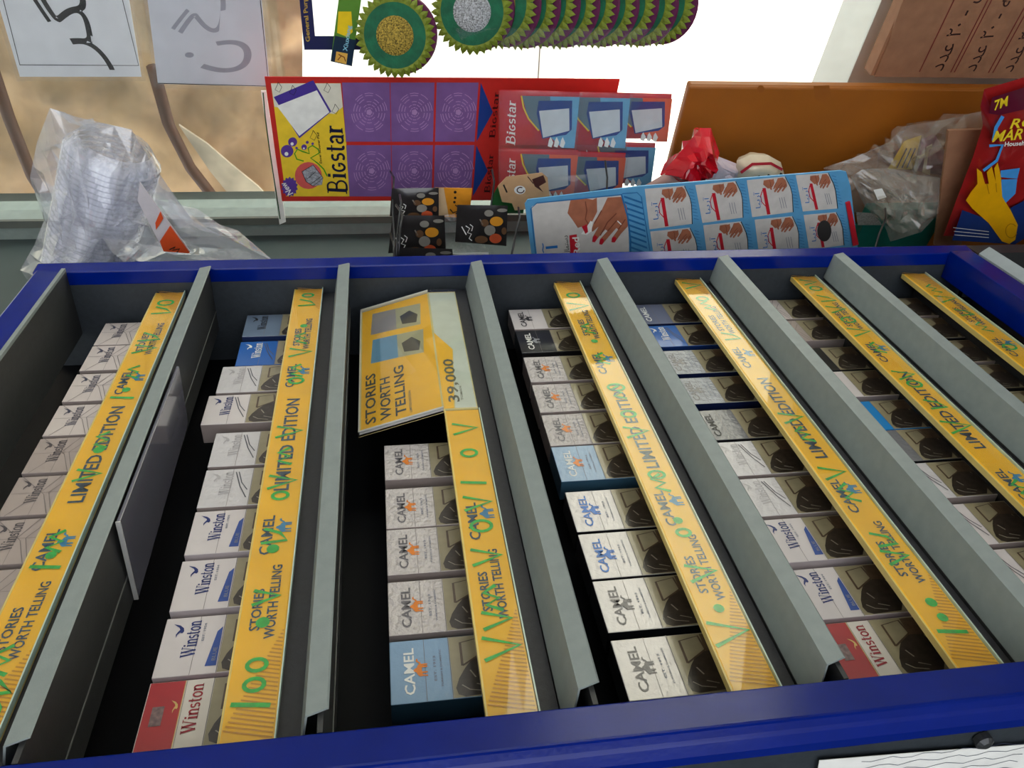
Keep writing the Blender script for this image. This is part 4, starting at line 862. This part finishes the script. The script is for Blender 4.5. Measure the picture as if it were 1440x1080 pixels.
c.pillow('film', [(1196, 248), (1214, 238), (1250, 236), (1290, 246), (1322, 250), (1320, 300), (1296, 326), (1252, 340), (1244, 318), (1216, 290)], BAG2, .04, 0, seed=23, amp=1.0, rings=6, smooth=False)
c.slab('label', [(1218, 252), (1230, 250), (1236, 262), (1224, 266)], WHITE, .0004, .028)
c = Card('teal_box', 'small teal and grey box behind the blue frame', 'box', 1.04, (1220, 340))
P0 = c.loc(1200, 345); P1 = c.loc(1250, 295)
MB().box(P1[0] - .12, P1[0], -.12, P0[1] + .0, -.02, 0).build('box', mat('teal_card', (10, 96, 84), .5), c.e, bevel=.001)
c.slab('grey_face', [(1204, 298), (1232, 300), (1240, 316), (1206, 316)], mat('printed_grey', (140, 140, 136), .5, 0, 0, .3, 400), .0006, .001)
# --- open cardboard box with glove packet
c = Card('cardboard_flap_box', 'plain brown cardboard box corner beside the glove packet', 'carton', 1.0, (1320, 345))
zf = -c.A.z
mb = MB(); q = [(1334, 184), (1384, 182), (1352, 345), (1314, 345)]
L_ = [c.loc(*p) for p in q]
mb.prism([(a, b, 0) for a, b, _ in L_], (0, 0, -.005)); mb.build('flap', CB, c.e)
b0 = L_[3]
MB().box(b0[0] - .16, b0[0] + .02, zf, b0[1] - .22, -.03, .0).build('box', CB, c.e)
c = Card('glove_packet', 'glossy maroon and blue packet picturing a yellow rubber glove', 'packet', .965, (1400, 330))
def gg(x, y): return (1160 + x / 4.321, 100 + y / 4.321)
ol = [gg(968, 110), gg(1300, 10), gg(1420, 30), gg(1430, 700), gg(1300, 1030), gg(1100, 1020), gg(720, 1000), gg(800, 780), gg(900, 520), gg(960, 330), gg(945, 215)]
c.pillow('packet', ol, mat('glove_red', (150, 30, 30), .2, 0, .8, .1, 20, .35, 40), .03, 0, seed=31, amp=.15)
d = .0185
c.art('maroon_top', mat('maroon_film', (92, 20, 44), .2, 0, .8), lambda pl, mb: pl.poly(mb, [gg(975, 118), gg(1290, 20), gg(1300, 160), gg(1020, 225), gg(960, 215)], d))
c.art('blue_foot', mat('navy_film', (28, 50, 110), .2, 0, .8), lambda pl, mb: pl.poly(mb, [gg(800, 800), gg(960, 860), gg(1180, 740), gg(1280, 640), gg(1290, 900), gg(1120, 1010), gg(740, 985)], d))
c.art('sky_ribbon', mat('ribbon_sky', (70, 150, 220), .2, 0, .8), lambda pl, mb: (pl.stroke(mb, [gg(1040, 230), gg(1000, 300), gg(985, 380)], 5, d + .0005), pl.stroke(mb, [gg(960, 410), gg(1040, 405), gg(1005, 500), gg(925, 560)], 4, d + .0005), pl.poly(mb, [gg(1030, 560), gg(1145, 545), gg(1130, 610), gg(1028, 600)], d + .0005), pl.poly(mb, [gg(1035, 615), gg(1130, 612), gg(1120, 700), gg(1060, 760), gg(1030, 700)], d + .0003)))
c.art('yellow_glove', mat('glove_yellow', (226, 166, 10), .35, 0, .5), lambda pl, mb: pl.poly(mb, [gg(*p) for p in ((885,545),(915,570),(935,640),(958,640),(945,570),(975,535),(992,600),(1000,630),(990,545),(1010,510),(1030,590),(1040,720),(1090,800),(1135,890),(1120,980),(1085,1005),(1040,990),(960,880),(860,790),(820,740),(850,690),(890,640))], d + .0008))
c.art('glove_crease', mat('glove_ochre', (170, 116, 8), .4), lambda pl, mb: (pl.stroke(mb, [gg(945, 640), gg(960, 700)], 1.2, d + .0011), pl.stroke(mb, [gg(1000, 635), gg(1005, 690)], 1.2, d + .0011), pl.stroke(mb, arc(*gg(1095, 925), 8, 10, 20, 320, 10), 1.2, d + .0011)))
c.art('title', mat('title_yellow', (240, 210, 40), .3), lambda pl, mb: (pl.text(mb, 'MARYAM', gg(975, 385), gg(1330, 350), gg(1000, 318), d + .001)))
c.art('mark', MATS['title_yellow'], lambda pl, mb: pl.text(mb, '7M', gg(985, 195), gg(1065, 165), gg(990, 135), d + .001))
c.art('title', MATS['title_yellow'], lambda pl, mb: pl.text(mb, 'ROSE', gg(1080, 305), gg(1330, 275), gg(1105, 245), d + .001))
c.art('subtitle', WHITE, lambda pl, mb: (pl.text(mb, 'Household gloves', gg(1050, 412), gg(1330, 395), gg(1054, 385), d + .001), [pl.stroke(mb, [gg(745 + k * 4, 905 + k * 22), gg(960, 930 + k * 18)], .8, d + .001) for k in range(3)]))
